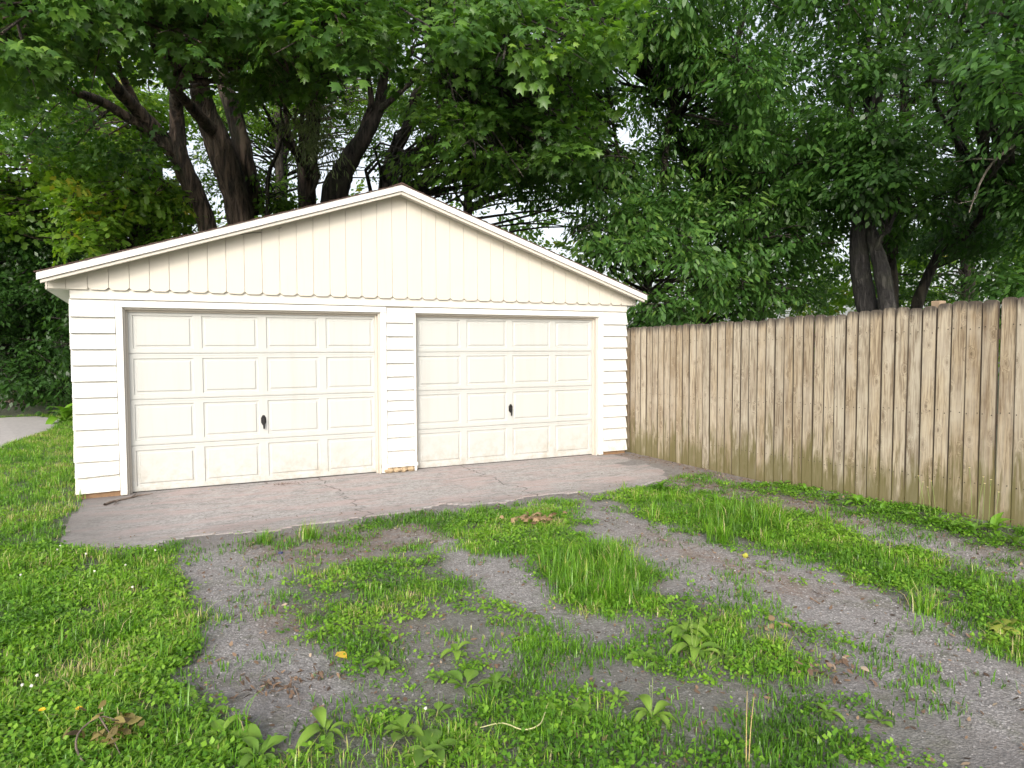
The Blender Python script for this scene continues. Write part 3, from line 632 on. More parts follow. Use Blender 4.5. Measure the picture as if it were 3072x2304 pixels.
# yard side is local -y when the fence runs towards -Y (local y points to +X)
# ================================================================== FOLIAGE
def leaf_maple():
    h = [(.0, 0), (.20, .06), (.50, .18), (.30, .36), (.46, .70), (.17, .62), (0, 1.0)]
    pts = h+[(-x, y) for x, y in h[-2:0:-1]]
    V = np.array([(x, y, -.35*abs(x)-.18*y*y) for x, y in pts]+[(0, .40, .03)]); n_ = len(pts)
    return V, np.array([(i, (i+1) % n_, n_) for i in range(n_)])
def leaf_lance(w=.17, curl=.25):
    V = np.array([(0, 0, 0), (w, .38, -.05), (w*.6, .74, -.08-curl*.4), (0, 1, -curl), (-w*.6, .74, -.08-curl*.4), (-w, .38, -.05)])
    return V, np.array([(0, 1, 5), (1, 2, 5), (2, 4, 5), (2, 3, 4)])
def leaf_ovate():
    V = np.array([(0, 0, 0), (.26, .3, -.05), (.20, .68, -.12), (0, 1, -.22), (-.20, .68, -.12), (-.26, .3, -.05)])
    return V, np.array([(0, 1, 5), (1, 2, 5), (2, 4, 5), (2, 3, 4)])
def leaf_star():
    V = np.array([(0, 0, 0), (.48, .2, -.17), (.27, .42, -.1), (.34, .72, -.2), (0, 1, -.18), (-.34, .72, -.2), (-.27, .42, -.1), (-.48, .2, -.17)]); return V, np.array([(0, 1, 2), (0, 2, 6), (0, 6, 7), (2, 3, 4), (2, 4, 6), (4, 5, 6)])
def leaf_quad():
    V = np.array([(0, 0, 0), (.28, .45, -.06), (0, 1, -.15), (-.28, .45, -.06)]); return V, np.array([(0, 1, 2), (0, 2, 3)])
def rot_from(dirs, ups):
    """matrices with local y along dirs and local z near ups."""
    y = dirs/np.linalg.norm(dirs, axis=-1, keepdims=True); x = np.cross(y, ups); x /= np.linalg.norm(x, axis=-1, keepdims=True)+1e-9; z = np.cross(x, y)
    return np.stack([x, y, z], -1)
def stamp(LV, LF, pos, Rm, sc):
    """place one leaf mesh many times -> V,F."""
    n_ = len(pos); V = np.einsum('nij,nkj->nki', Rm, LV[None]*np.asarray(sc).reshape(n_, -1, 1) if np.ndim(sc) else LV[None]*sc)+pos[:, None, :]
    Fx = LF[None]+np.arange(n_)[:, None, None]*len(LV); return V.reshape(-1, 3), Fx.reshape(-1, 3)
def spray(kind, seed):
    """a leafy twig about 0.6 m long along +Y; returns V, F, tint."""
    r = np.random.default_rng(seed)
    if kind == 'maple': lv = leaf_maple(); n_ = 15; L = .55; size = (.10, .155); droop = .45
    elif kind == 'maple_far': lv = leaf_star(); n_ = 15; L = .55; size = (.10, .155); droop = .45
    elif kind == 'ovate_far': lv = leaf_quad(); n_ = 22; L = .60; size = (.09, .14); droop = .5
    elif kind == 'ash': lv = leaf_lance(.20, .25); n_ = 20; L = .55; size = (.095, .155); droop = .6
    elif kind == 'willow': lv = leaf_lance(.10, .3); n_ = 34; L = .7; size = (.08, .13); droop = 1.2
    elif kind == 'ovate': lv = leaf_ovate(); n_ = 22; L = .60; size = (.08, .13); droop = .5
    else: lv = leaf_quad(); n_ = 22; L = .75; size = (.11, .18); droop = .5
    t = np.linspace(.08, 1, n_)+r.normal(0, .03, n_); side = np.where(np.arange(n_) % 2 == 0, 1, -1)
    off = r.uniform(.02, .22, n_)*(1.1-.6*t)
    pos = np.column_stack([side*off+r.normal(0, .03, n_), t*L, -.16*droop*t*t+r.normal(0, .05, n_)])
    ang = side*r.uniform(.2, 1.25, n_)*(1.15-.6*t)
    d = np.column_stack([np.sin(ang), np.cos(ang), -droop*r.uniform(.4, 1.4, n_)]); up = np.column_stack([r.normal(0, .45, n_), r.normal(0, .45, n_), np.ones(n_)])
    V, Fx = stamp(lv[0], lv[1], pos, rot_from(d, up), r.uniform(*size, n_)[:, None]*np.ones((1, len(lv[0]))))
    tint = np.repeat(r.normal(0, .10, n_)+t*.08, len(lv[0]))
    w = .006; tv = np.array([(-w, 0, 0), (w, 0, 0), (w*.3, L, -.16*droop), (-w*.3, L, -.16*droop)]); tf = np.array([(0, 1, 2), (0, 2, 3)])
    return np.vstack([V, tv]), np.vstack([Fx, tf+len(V)]), np.concatenate([tint, np.full(4, -.4)])
SPRAYS = {k: [spray(k, 100+i) for i in range(7)] for k in ('maple', 'maple_far', 'ash', 'willow', 'ovate', 'ovate_far', 'coarse')}
def crown_mesh(name, kind, pos, outward, mat, scale=1.0, tint0=.5, seed=0, tints=None):
    r = np.random.default_rng(seed); pos = np.asarray(pos); n_ = len(pos); which = r.integers(0, 7, n_)
    Vs = []; Fs = []; Ts = []; o = 0
    for w in range(7):
        m_ = which == w
        if not m_.any(): continue
        sv, sf, st = SPRAYS[kind][w]; p = pos[m_]; k_ = len(p)
        a = r.uniform(0, 2*np.pi, k_); d = np.column_stack([np.cos(a), np.sin(a), r.normal(-.1, .35, k_)])+outward[m_]*.9
        up = np.column_stack([r.normal(0, .3, k_), r.normal(0, .3, k_), np.ones(k_)]); R_ = rot_from(d, up); sc = r.uniform(.6, 1.4, k_)*scale
        V = np.einsum('nij,kj->nki', R_, sv)*sc[:, None, None]+p[:, None, :]-d[:, None, :]/np.linalg.norm(d, axis=1)[:, None, None]*.25*scale
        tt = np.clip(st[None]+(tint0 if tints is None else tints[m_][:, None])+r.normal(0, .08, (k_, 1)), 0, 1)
        Vs.append(V.reshape(-1, 3)); Fs.append((sf[None]+np.arange(k_)[:, None, None]*len(sv)).reshape(-1, 3)+o); o += k_*len(sv); Ts.append(tt.ravel())
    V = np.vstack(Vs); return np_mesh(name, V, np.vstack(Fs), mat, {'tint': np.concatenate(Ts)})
def fill_blobs(blobs, n_per, seed, flat=.6):
    """blobs (k,4): centre + radius -> spray positions, outward directions, per-spray tint."""
    r = np.random.default_rng(seed); P = []; O = []; T = []
    for b in blobs:
        k_ = max(3, int(n_per*b[3]**2)); d = r.normal(0, 1, (k_, 3)); d /= np.linalg.norm(d, axis=1)[:, None]; rad = r.random(k_)**.45
        q = d*rad[:, None]*b[3]; q[:, 2] *= flat; P.append(b[:3]+q); O.append(d*np.array([1, 1, .5])); T.append(np.clip(.45+r.normal(0, .07)+.10*d[:, 2]*rad, 0, 1))  # upper sprays get a lighter tint, painting top light onto each clump
    return np.vstack(P), np.vstack(O), np.concatenate(T)
def region(poly, drange, n_, rad, seed, holes=(), zmin=None, gap=.36):
    """clump centres for a crown: positions seen within a patch, spread through a depth range."""
    r = np.random.default_rng(seed); rad *= .68; n_ = int(n_*1.8); poly = np.array(poly, float); lo = poly.min(0); hi = poly.max(0); out = []
    tries = 0
    while len(out) < n_ and tries < n_*60:
        tries += 1; u = r.uniform(lo[0], hi[0]); v = r.uniform(lo[1], hi[1])
        if not inside(poly, np.array([u]), np.array([v]))[0]: continue
        if any((u-h[0])**2/h[2]**2+(v-h[1])**2/h[3]**2 < 1 for h in holes): continue
        if gap and vnoise(u, v, 70, seed % 9) < gap: continue
        p = at_d(u, v, r.uniform(*drange))
        if zmin is not None and p[2] < zmin: continue
        out.append([*p, rad*r.uniform(.7, 1.3)])
    return np.array(out)
def limb_px(pts):
    """(u,v,distance,width px) list -> points and radii."""
    P = np.array([at_d(u, v, d) for u, v, d, w in pts]); R = np.array([w/2*d/(F_PX/S_PX)*.88 for u, v, d, w in pts]); return P, R
def to_ground(P, R, flare=1.35):
    b0 = P[0].copy(); step = P[0]-P[1]; step = step/max(abs(step[2]), .3); low = b0+step*(b0[2])*.55; low[2] = float(gz(low[0], low[1]))-.1
    mid = (b0+low)/2; mid[2] = b0[2]*.45
    return np.vstack([low, mid, P]), np.concatenate([[R[0]*flare], [R[0]*1.08], R])
SKYH = [(760, 360, 55, 42), (335, 190, 36, 26), (640, 330, 30, 50), (100, 175, 36, 16), (720, 60, 22, 30), (220, 250, 30, 22)]
def tree(name, label, stems, blobs_list, bark_m, kind, leafm, n_per, seed, scale=1.0, flat=.6, group=None, twigs=True, tint_shift=0.0, cat='tree'):
    """stems: list of limb_px lists (first reaches the ground). blobs_list: clump arrays."""
    P0, R0 = limb_px(stems[0]); P0, R0 = to_ground(P0, R0)
    base = P0[0].copy(); t = empty(name, (base[0], base[1], base[2]+.08)); tag(t, label, cat, group)
    off = np.array([base[0], base[1], base[2]+.08])
    r = np.random.default_rng(seed)
    V, Q = tube(P0-off, R0, 34, 16, .16); link('trunk', np_mesh('trunk', V, Q, bark_m, smooth=True), t)
    allp = [catmull(P0[1:], 30)]
    for s in stems[1:]:
        P, R = limb_px(s); V, Q = tube(P-off, R, 22, 10, .14); link('limb', np_mesh('limb', V, Q, bark_m, smooth=True), t); allp.append(catmull(P, 20))
    allp = np.vstack(allp); blobs = np.vstack(blobs_list)
    if twigs:                              # branches from the nearest limb to every clump
        sp_ = []
        for b in blobs:
            d2 = ((allp-b[:3])**2).sum(1)+np.maximum(0, allp[:, 2]-b[2])*2; i = int(np.argmin(d2+r.random(len(d2))*1.5)); a = allp[i]; L = np.linalg.norm(b[:3]-a)
            mid = (a+b[:3])/2+r.normal(0, .10*L, 3)*np.array([1, 1, .6])+np.array([0, 0, .06*L]); rr = min(.06, .010+.009*L)
            sp_.append(tube(np.array([a, mid, b[:3]])-off, np.array([rr, rr*.6, rr*.22]), 6, 5))
            for q in range(2):
                e = b[:3]+r.normal(0, 1, 3)*b[3]*np.array([.6, .6, .4]); s0 = mid+(b[:3]-mid)*r.uniform(.3, 1)
                sp_.append(tube(np.array([s0, (s0+e)/2+r.normal(0, .05, 3), e])-off, np.array([rr*.3, rr*.2, .002]), 4, 4))
        V, Q = join(sp_); br = link('branches', np_mesh('branches', V, Q, bark_m, smooth=True), t); br['kind'] = 'stuff'
    P, O, T = fill_blobs(blobs, n_per, seed, flat)
    ok = P[:, 2] > .25; P, O, T = P[ok], O[ok], T[ok]
    # keep clear of the garage
    g_ = (P[:, 0] > -.9) & (P[:, 0] < 8.0) & (P[:, 1] > -.8) & (P[:, 1] < 7.6) & (P[:, 2] < 4.6); P, O, T = P[~g_], O[~g_], T[~g_]
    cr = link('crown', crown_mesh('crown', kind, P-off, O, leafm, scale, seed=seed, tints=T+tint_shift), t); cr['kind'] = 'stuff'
    return t

D9 = 18.5
# the leaning maple behind the left slope of the roof, its stems and the boughs that hang over the garage
tree('maple_tree', 'maple with forked leaning trunk behind the left roof slope', [
    [(449, 492, D9, 40), (415, 406, D9, 42), (388, 339, D9, 40), (383, 270, D9, 31), (381, 205, D9-.5, 27), (395, 110, D9-2, 22), (410, 0, D9-3, 16)],
    [(388, 345, D9, 36), (345, 290, D9, 34), (296, 237, D9-.3, 28), (245, 182, D9-1, 24), (190, 90, D9-2.5, 18), (150, 0, D9-4, 12)],
    [(372, 330, D9, 24), (322, 275, D9, 20), (271, 178, D9-.5, 16), (240, 100, D9-2, 10)],
    [(330, 290, D9, 22), (228, 224, D9-.4, 20), (161, 199, D9-1, 17), (102, 173, D9-1.5, 13), (20, 120, D9-3, 8)]],
    [region([(-120, -120), (420, -120), (520, -40), (450, 90), (300, 120), (180, 190), (90, 150), (0, 120), (-120, 150)], (9.0, 12.5), 46, .85, 41, SKYH),
     region([(-120, -70), (560, -70), (480, 110), (250, 150), (-120, 240)], (13, 17.5), 34, .9, 42, SKYH),
     region([(-100, 200), (180, 230), (330, 300), (360, 400), (200, 360), (-100, 330)], (17, 20), 13, .8, 43, SKYH)],
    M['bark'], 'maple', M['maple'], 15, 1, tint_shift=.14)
tree('maple_tree', 'thick twin-stemmed maple rising between the leaning trunks behind the roof', [
    [(520, 474, D9-.2, 58), (495, 381, D9-.2, 58), (465, 290, D9-.2, 56), (440, 230, D9-.4, 46), (428, 160, D9-.8, 38), (432, 76, D9-1.5, 32), (461, 13, D9-2, 26), (480, -80, D9-2.5, 20)],
    [(556, 462, D9+.3, 42), (533, 360, D9+.3, 40), (508, 254, D9+.3, 37), (478, 148, D9+.3, 30), (490, 40, D9, 22)],
    [(465, 290, D9-.3, 30), (420, 240, D9-1, 24), (360, 170, D9-2, 15)]],
    [region([(420, -80), (900, -80), (880, 60), (760, 110), (640, 130), (520, 90), (430, 110)], (9.5, 13), 44, .85, 51, SKYH),
     region([(380, -70), (950, -70), (900, 110), (700, 170), (560, 200), (420, 130)], (13.5, 18), 30, .9, 52, SKYH)],
    M['bark'], 'maple', M['maple'], 15, 2, tint_shift=.14)
tree('slender_tree', 'thin dark stem between the thick maple trunks', [
    [(578, 462, D9-.5, 9), (580, 380, D9-.5, 9), (600, 330, D9-.5, 7), (612, 290, D9-.6, 5)]],
    [region([(560, 380), (640, 370), (640, 450), (560, 450)], (18, 21), 8, .5, 55, [])], M['bark_dark'], 'ovate', M['bright_leaf'], 18, 3)
tree('maple_tree', 'upright maple behind the roof with a narrow left fork', [
    [(664, 442, D9+1, 40), (664, 360, D9+1, 45), (672, 296, D9+1, 34), (680, 220, D9+.6, 26), (700, 120, D9, 18), (720, 0, D9-.6, 12)],
    [(655, 370, D9+1, 20), (636, 320, D9+1, 15), (622, 275, D9+1, 12), (610, 200, D9+.6, 8)]],
    [region([(560, 130), (700, 110), (820, 110), (770, 190), (700, 220), (610, 210), (570, 180)], (12, 16), 16, .6, 61, SKYH),
     region([(600, 80), (860, 50), (840, 150), (700, 180), (600, 180)], (17, 21), 20, .9, 62, SKYH)],
    M['bark'], 'maple', M['maple'], 14, 4, tint_shift=.18)
tree('maple_tree', 'dark maple bending right above the roof ridge', [
    [(722, 432, D9+.5, 64), (738, 380, D9+.5, 54), (755, 345, D9+.5, 46), (787, 296, D9+.5, 38), (815, 240, D9+.5, 30), (824, 199, D9+.3, 24), (835, 120, D9, 18), (850, 20, D9-1, 12)],
    [(780, 305, D9+.5, 26), (790, 260, D9+.5, 18), (802, 220, D9+.3, 15), (790, 140, D9, 10)],
    [(820, 235, D9+.4, 18), (850, 212, D9+.2, 14), (905, 160, D9-.5, 11), (985, 70, D9-1.5, 8)]],
    [region([(850, -80), (1330, -80), (1310, 90), (1270, 190), (1200, 150), (1100, 130), (960, 110), (870, 70)], (9.5, 13), 40, .75, 71, [(1000, 185, 40, 20)]),
     region([(820, -60), (1250, -60), (1200, 170), (1000, 170), (860, 160)], (13.5, 18), 17, .8, 72, [(1000, 185, 40, 20)]),
     region([(890, 170), (1100, 160), (1290, 190), (1280, 340), (1180, 400), (1050, 380), (930, 310)], (11.5, 13.5), 30, .62, 73, [(905, 190, 25, 25)], gap=.2)],
    M['bark_dark'], 'maple', M['maple'], 15, 5, tint_shift=.16)
tree('ash_tree', 'slanting tree trunk behind the roof peak', [
    [(834, 404, D9+2, 36), (855, 322, D9+2, 33), (880, 275, D9+2, 28), (901, 199, D9+1.5, 22), (940, 160, D9+1.2, 16), (990, 120, D9+1, 11)]],
    [region([(900, 230), (1010, 200), (1120, 200), (1160, 330), (1080, 420), (960, 400), (880, 380), (880, 330)], (15, 19), 40, .75, 81, [(960, 200, 45, 24), (830, 320, 30, 50)]),
     region([(960, 130), (1250, 120), (1240, 300), (1100, 330), (980, 260)], (13, 17), 34, .8, 82, [(960, 200, 45, 24)])],
    M['bark_dark'], 'ash', M['ash'], 13, 6, tint_shift=.46)  # leaf tint raised to make up for the shade of the maple crown
# pale willow-like foliage hanging between the maples
tree('willow_tree', 'tree with pale silvery drooping foliage between the maples', [
    [(600, 470, 23, 22), (604, 380, 23, 20), (600, 250, 22.5, 16), (590, 120, 22, 12), (590, 0, 21, 8)]],
    [region([(530, -20), (620, -20), (622, 130), (600, 145), (570, 90), (530, 60)], (11.5, 12.8), 9, .42, 91, []),
     region([(680, 240), (745, 230), (740, 300), (700, 330), (660, 290)], (13, 14.5), 7, .4, 92, [])],
    M['bark_dark'], 'willow', M['willow'], 40, 7, flat=1.2, twigs=False)
# right-hand trees
tree('ash_tree', 'bushy broadleaf tree leaning out beside the right eave of the garage', [
    [(1395, 700, 16.5, 22), (1400, 600, 16.5, 22), (1420, 480, 16.5, 20), (1432, 420, 16.4, 17), (1440, 310, 16, 14), (1470, 150, 15.5, 11), (1500, 0, 15, 8)],
    [(1405, 560, 16.5, 14), (1360, 440, 16.3, 11), (1330, 300, 16, 9), (1300, 120, 15, 7)]],
    [region([(1380, 690), (1370, 640), (1330, 580), (1240, 510), (1200, 470), (1330, 460), (1450, 480), (1540, 540), (1560, 620), (1500, 690)], (13.0, 15.5), 50, .62, 101, [(1305, 470, 30, 25), (1400, 560, 25, 25)]),
     region([(1080, 200), (1250, 150), (1420, 200), (1520, 330), (1560, 450), (1480, 520), (1330, 450), (1200, 420), (1130, 380)], (14, 18), 58, .85, 102, [(1395, 290, 45, 36), (1305, 470, 30, 25), (1500, 390, 30, 40), (1340, 400, 40, 30)])],
    M['bark_dark'], 'ash', M['ash'], 24, 8, tint_shift=.24)
tree('elm_tree', 'tall dense tree with layered drooping leaves behind the fence', [
    [(1513, 560, 19, 28), (1511, 470, 19, 27), (1513, 373, 19, 24), (1560, 200, 18.5, 18), (1600, 60, 18, 14), (1620, -60, 17, 10)],
    [(1514, 400, 19, 16), (1470, 330, 18.5, 12), (1440, 200, 18, 9)]],
    [region([(1180, -80), (1760, -80), (1750, 60), (1700, 200), (1640, 300), (1560, 300), (1500, 200), (1380, 150), (1250, 140)], (12.5, 17), 72, .85, 111, [(1395, 190, 34, 26)]),
     region([(1540, 250), (1740, 200), (1840, 300), (1850, 450), (1760, 560), (1600, 580), (1530, 480)], (14, 18.5), 54, .8, 112, [(1545, 620, 20, 20), (1655, 350, 16, 14)]),
     region([(1540, 560), (1700, 540), (1800, 600), (1800, 650), (1540, 690)], (15, 18), 20, .6, 113, [])],
    M['bark_dark'], 'ash', M['ash'], 25, 9, tint_shift=.18)
tree('oak_tree', 'tall dark tree with bare black stems standing behind the double-trunked tree', [
    [(1925, 670, 19, 30), (1921, 560, 19, 28), (1905, 420, 19, 24), (1884, 286, 19, 22), (1897, 195, 18.8, 20), (1904, 87, 18.5, 17), (1921, 0, 18, 14), (1930, -80, 17.5, 11)],
    [(1895, 380, 19, 18), (1838, 256, 19, 15), (1850, 200, 19, 13), (1873, 108, 18.6, 10), (1890, 0, 18.4, 7)],
    [(1925, 480, 19, 24), (1945, 330, 19, 21), (1955, 200, 18.8, 18), (1950, 110, 18.6, 13), (1970, 0, 18, 9)],
    [(1950, 240, 18.9, 17), (2034, 143, 18.6, 15), (2070, 70, 18.2, 13), (2100, -30, 18, 9)]],
    [region([(1720, -130), (2100, -130), (2060, 60), (1900, 90), (1780, 60)], (13, 17), 28, .85, 121, []),
     region([(1760, 60), (1900, 110), (2080, 60), (2120, 200), (2000, 330), (1900, 300), (1800, 330), (1760, 200)], (17, 21), 26, .7, 122, [(1800, 140, 35, 50), (1865, 130, 25, 50), (1975, 130, 35, 30), (2060, 150, 45, 30), (2040, 240, 35, 25)]),
     region([(1800, 320), (2000, 320), (2060, 420), (1960, 520), (1840, 480)], (15, 18), 38, .75, 123, [(2060, 305, 25, 20)])],
    M['bark_dark'], 'ovate', M['dark_leaf'], 20, 10, tint_shift=.18)
tree('leaning_tree', 'single dark slanting stem beside the double-trunked tree behind the fence', [
    [(1980, 665, 20, 24), (1995, 620, 20, 22), (2012, 580, 20, 19), (2034, 530, 20, 16), (2060, 450, 20, 13), (2080, 330, 19.5, 9)]],
    [region([(2020, 380), (2140, 330), (2212, 420), (2150, 560), (2040, 560)], (18, 22), 26, .8, 125, [(2000, 440, 30, 40), (2140, 410, 30, 20), (2060, 540, 30, 25)])],
    M['bark_dark'], 'ovate', M['dark_leaf'], 20, 12)
tree('oak_tree', 'big tree at the fence end with thick limbs and hanging sprays', [
    [(2330, 700, 17, 60), (2330, 560, 17, 56), (2300, 440, 17, 48), (2290, 250, 17, 40), (2240, 90, 17, 34), (2190, 10, 17, 28), (2150, -90, 16.5, 22)],
    [(2300, 440, 17, 34), (2212, 402, 17, 26), (2165, 430, 17, 20), (2121, 466, 17, 14), (2080, 520, 17, 8)]],
    [region([(2060, -130), (2320, -130), (2330, 250), (2200, 300), (2110, 250), (2080, 100)], (10, 13), 34, .7, 131, []),
     region([(2120, 230), (2330, 230), (2330, 520), (2200, 500), (2120, 400), (2080, 320)], (14, 18), 40, .8, 132, [(2140, 400, 25, 20)]),
     region([(2130, 480), (2330, 480), (2330, 690), (2150, 640)], (15, 18), 26, .75, 133, [])],
    M['bark_dark'], 'ash', M['ash'], 20, 11, tint_shift=.04)
tubes = [limb_px(s) for s in ([(2260, 270, 12.5, 8), (2212, 302, 12.5, 6), (2150, 345, 12.4, 5), (2115, 400, 12.3, 4), (2093, 460, 12.2, 2.5)], [(2150, 345, 12.4, 4), (2110, 343, 12.3, 3), (2060, 350, 12.2, 1.5)], [(2115, 400, 12.3, 2.5), (2105, 430, 12.2, 2), (2070, 440, 12.1, 1)])]
dead = tubes_obj('dead_branch', [dict(P=p, R=r_, n=14, sides=6) for p, r_ in tubes], M['bark_pale']); tag(dead, 'pale bare dead branch hanging in front of the dark foliage', 'branch')

tree('locust_tree', 'black double-trunked tree standing close behind the fence', [
    [(1880, 690, 14.5, 46), (1874, 664, 14.5, 44), (1861, 600, 14.5, 41), (1855, 540, 14.5, 40), (1858, 500, 14.5, 39), (1862, 460, 14.5, 36), (1868, 380, 14.6, 30), (1876, 280, 14.8, 24), (1880, 160, 15, 16)],
    [(1925, 720, 14.2, 38), (1917, 660, 14.2, 36), (1906, 590, 14.25, 33), (1890, 530, 14.3, 28), (1876, 480, 14.4, 20)],
    [(1893, 540, 14.2, 12), (1905, 510, 14.15, 9), (1922, 500, 14.1, 6)]],
    [region([(1770, 250), (1960, 250), (1970, 400), (1900, 440), (1820, 430), (1770, 380)], (13.2, 14.0), 26, .62, 161, [], gap=0),
     region([(1780, 120), (1960, 120), (1960, 260), (1780, 260)], (13.5, 15.5), 12, .7, 162, [])],
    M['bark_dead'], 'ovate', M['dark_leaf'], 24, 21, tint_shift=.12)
tree('background_tree', 'mid-green tree seen between the maple trunks', [[(610, 480, 25, 20), (612, 400, 25, 18), (615, 300, 25, 14), (620, 180, 25, 9)]],
     [region([(400, 250), (520, 120), (700, 110), (900, 150), (900, 380), (800, 430), (800, 330), (720, 320), (620, 420), (480, 470), (430, 380)], (22, 27), 44, 1.0, 171, [(760, 360, 50, 45), (640, 330, 22, 40)]), region([(360, 190), (520, 190), (540, 470), (430, 480)], (22, 26), 26, .8, 175, [], gap=.0), region([(560, 200), (900, 180), (900, 300), (820, 300), (720, 290), (600, 420), (560, 420)], (22, 26), 26, .8, 176, [(760, 360, 45, 40)], gap=.0)], M['bark_dark'], 'ovate_far', M['bright_leaf'], 14, 22)
tree('background_tree', 'green tree filling the view behind the roof peak', [[(1010, 470, 24, 22), (1012, 400, 24, 20), (1010, 300, 24, 16), (1020, 150, 24, 10)]],
     [region([(880, 200), (1000, 100), (1350, 100), (1380, 420), (1290, 500), (1150, 480), (1000, 420), (880, 400)], (20, 25), 66, 1.0, 172, [(970, 190, 40, 20), (1395, 290, 40, 30)], gap=.25)], M['bark_dark'], 'ovate_far', M['dark_leaf'], 18, 23, tint_shift=.52)  # leaf colour lightened against the shade of the crowns in front
tree('background_tree', 'green tree filling the view behind the drooping broadleaf trees', [[(1640, 680, 24, 24), (1640, 560, 24, 22), (1650, 400, 24, 18), (1650, 200, 24, 12)]],
     [region([(1330, 120), (1500, -60), (1760, -60), (1830, 200), (1830, 620), (1560, 660), (1400, 480)], (20, 25), 84, 1.05, 173, [(1395, 290, 30, 22), (1305, 470, 20, 18)], gap=.25)], M['bark_dark'], 'ovate_far', M['dark_leaf'], 20, 24, tint_shift=.2)
tree('background_tree', 'green tree filling the view behind the bare black stems', [[(2090, 680, 26, 26), (2090, 560, 26, 24), (2080, 400, 26, 20), (2090, 200, 26, 14)]],
     [region([(1800, -60), (2260, -60), (2260, 640), (1950, 660), (1800, 500)], (22, 27), 84, 1.05, 174, [(1800, 140, 30, 45), (1975, 130, 30, 28), (2060, 150, 35, 25), (2000, 440, 24, 30), (2140, 410, 26, 18), (2060, 540, 24, 20)], gap=.3)], M['bark_dark'], 'ovate_far', M['dark_leaf'], 20, 25, tint_shift=.15)

# shaded trees left of the garage
tree('lindens', 'x', [[(330, 500, 24, 40), (328, 440, 24, 36), (335, 380, 24, 30), (345, 300, 24, 22)], [(352, 505, 24.5, 26), (355, 450, 24.5, 24), (362, 400, 24.5, 18)]],
     [region([(130, 420), (260, 380), (400, 400), (420, 500), (300, 560), (150, 600), (120, 520)], (17.5, 21), 50, .62, 141, [(270, 455, 16, 16), (330, 490, 26, 30)]),
      region([(-120, 280), (200, 300), (380, 330), (420, 440), (250, 480), (-120, 480)], (20, 25), 60, .85, 142, [(245, 225, 30, 20)]), region([(-120, 120), (380, 150), (400, 330), (-120, 300)], (21, 26), 40, .85, 143, [(335, 190, 20, 16), (80, 175, 24, 12)], gap=.3)],
     M['bark'], 'maple_far', M['bright_leaf'], 22, 13, tint_shift=.10).name = 'linden_tree'
bpy.data.objects['linden_tree']['label'] = 'yellow-green leafy tree with a stout double trunk beyond the left eave'
tree('shade_tree', 'dark leafy tree hanging low over the lane left of the garage', [[(60, 860, 26, 30), (55, 700, 26, 28), (60, 500, 26, 24), (80, 350, 25.5, 18)], [(57, 640, 26, 16), (20, 520, 26, 12), (-20, 400, 26, 9)]],
     [region([(-150, 460), (110, 470), (150, 600), (160, 760), (155, 870), (100, 860), (60, 840), (-150, 830)], (21, 25), 90, .8, 151, [(20, 790, 30, 18)]),
      region([(-150, 350), (120, 400), (170, 560), (160, 860), (-150, 820)], (25, 29), 60, 1.1, 152, [])],
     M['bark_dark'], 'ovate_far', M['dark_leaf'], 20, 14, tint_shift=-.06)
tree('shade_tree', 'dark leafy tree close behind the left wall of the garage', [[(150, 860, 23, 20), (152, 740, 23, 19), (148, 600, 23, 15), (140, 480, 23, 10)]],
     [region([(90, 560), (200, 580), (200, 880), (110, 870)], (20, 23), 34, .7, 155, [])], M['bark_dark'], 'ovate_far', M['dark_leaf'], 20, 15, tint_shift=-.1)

# far wood that closes the view behind everything
rw = np.random.default_rng(77); fb = []
for k in range(420):
    u = rw.uniform(-250, 2450); d = rw.uniform(27, 40); h = rw.uniform(0, 1)**1.1*(5.5+2.5*vnoise(u, 0, 130, 3)); p = at_d(u, 700, d); fb.append([p[0], p[1], .4+h, rw.uniform(.9, 1.6)])
fb = np.array(fb); P, O, T = fill_blobs(fb, 5.5, 78, .8); P[:, 2] = np.maximum(P[:, 2], .1)
fw_ = link('far_woodland', crown_mesh('far_woodland', 'coarse', P, O, M['bright_leaf'], 1.5, seed=79, tints=T+.15)); tag(fw_, 'bright green woodland undergrowth far behind the trees', 'woodland', kind='stuff')

# brush pile by the lane
rb = np.random.default_rng(9); c = on_z(25, 872, 0); sp_ = []
for k in range(90):
    a = rb.uniform(-.5, .5)+(math.pi if rb.random() < .5 else 0)-.5; p0 = c+np.array([rb.normal(0, .9), rb.normal(0, .5), .03+abs(rb.normal(0, .22))]); L = rb.uniform(.6, 1.8); d = np.array([math.cos(a), math.sin(a), rb.normal(0, .15)])*L
    e = p0+d; e[2] = max(.03, e[2]); sp_.append(tube(np.array([p0, (p0+e)/2+rb.normal(0, .06, 3), e]), np.array([.022, .016, .006]), 6, 5))
V, Q = join(sp_); tag(link('brush_pile', np_mesh('brush_pile', V, Q, M['greystick'])), 'low pile of grey cut branches beyond the lane', 'brush pile')

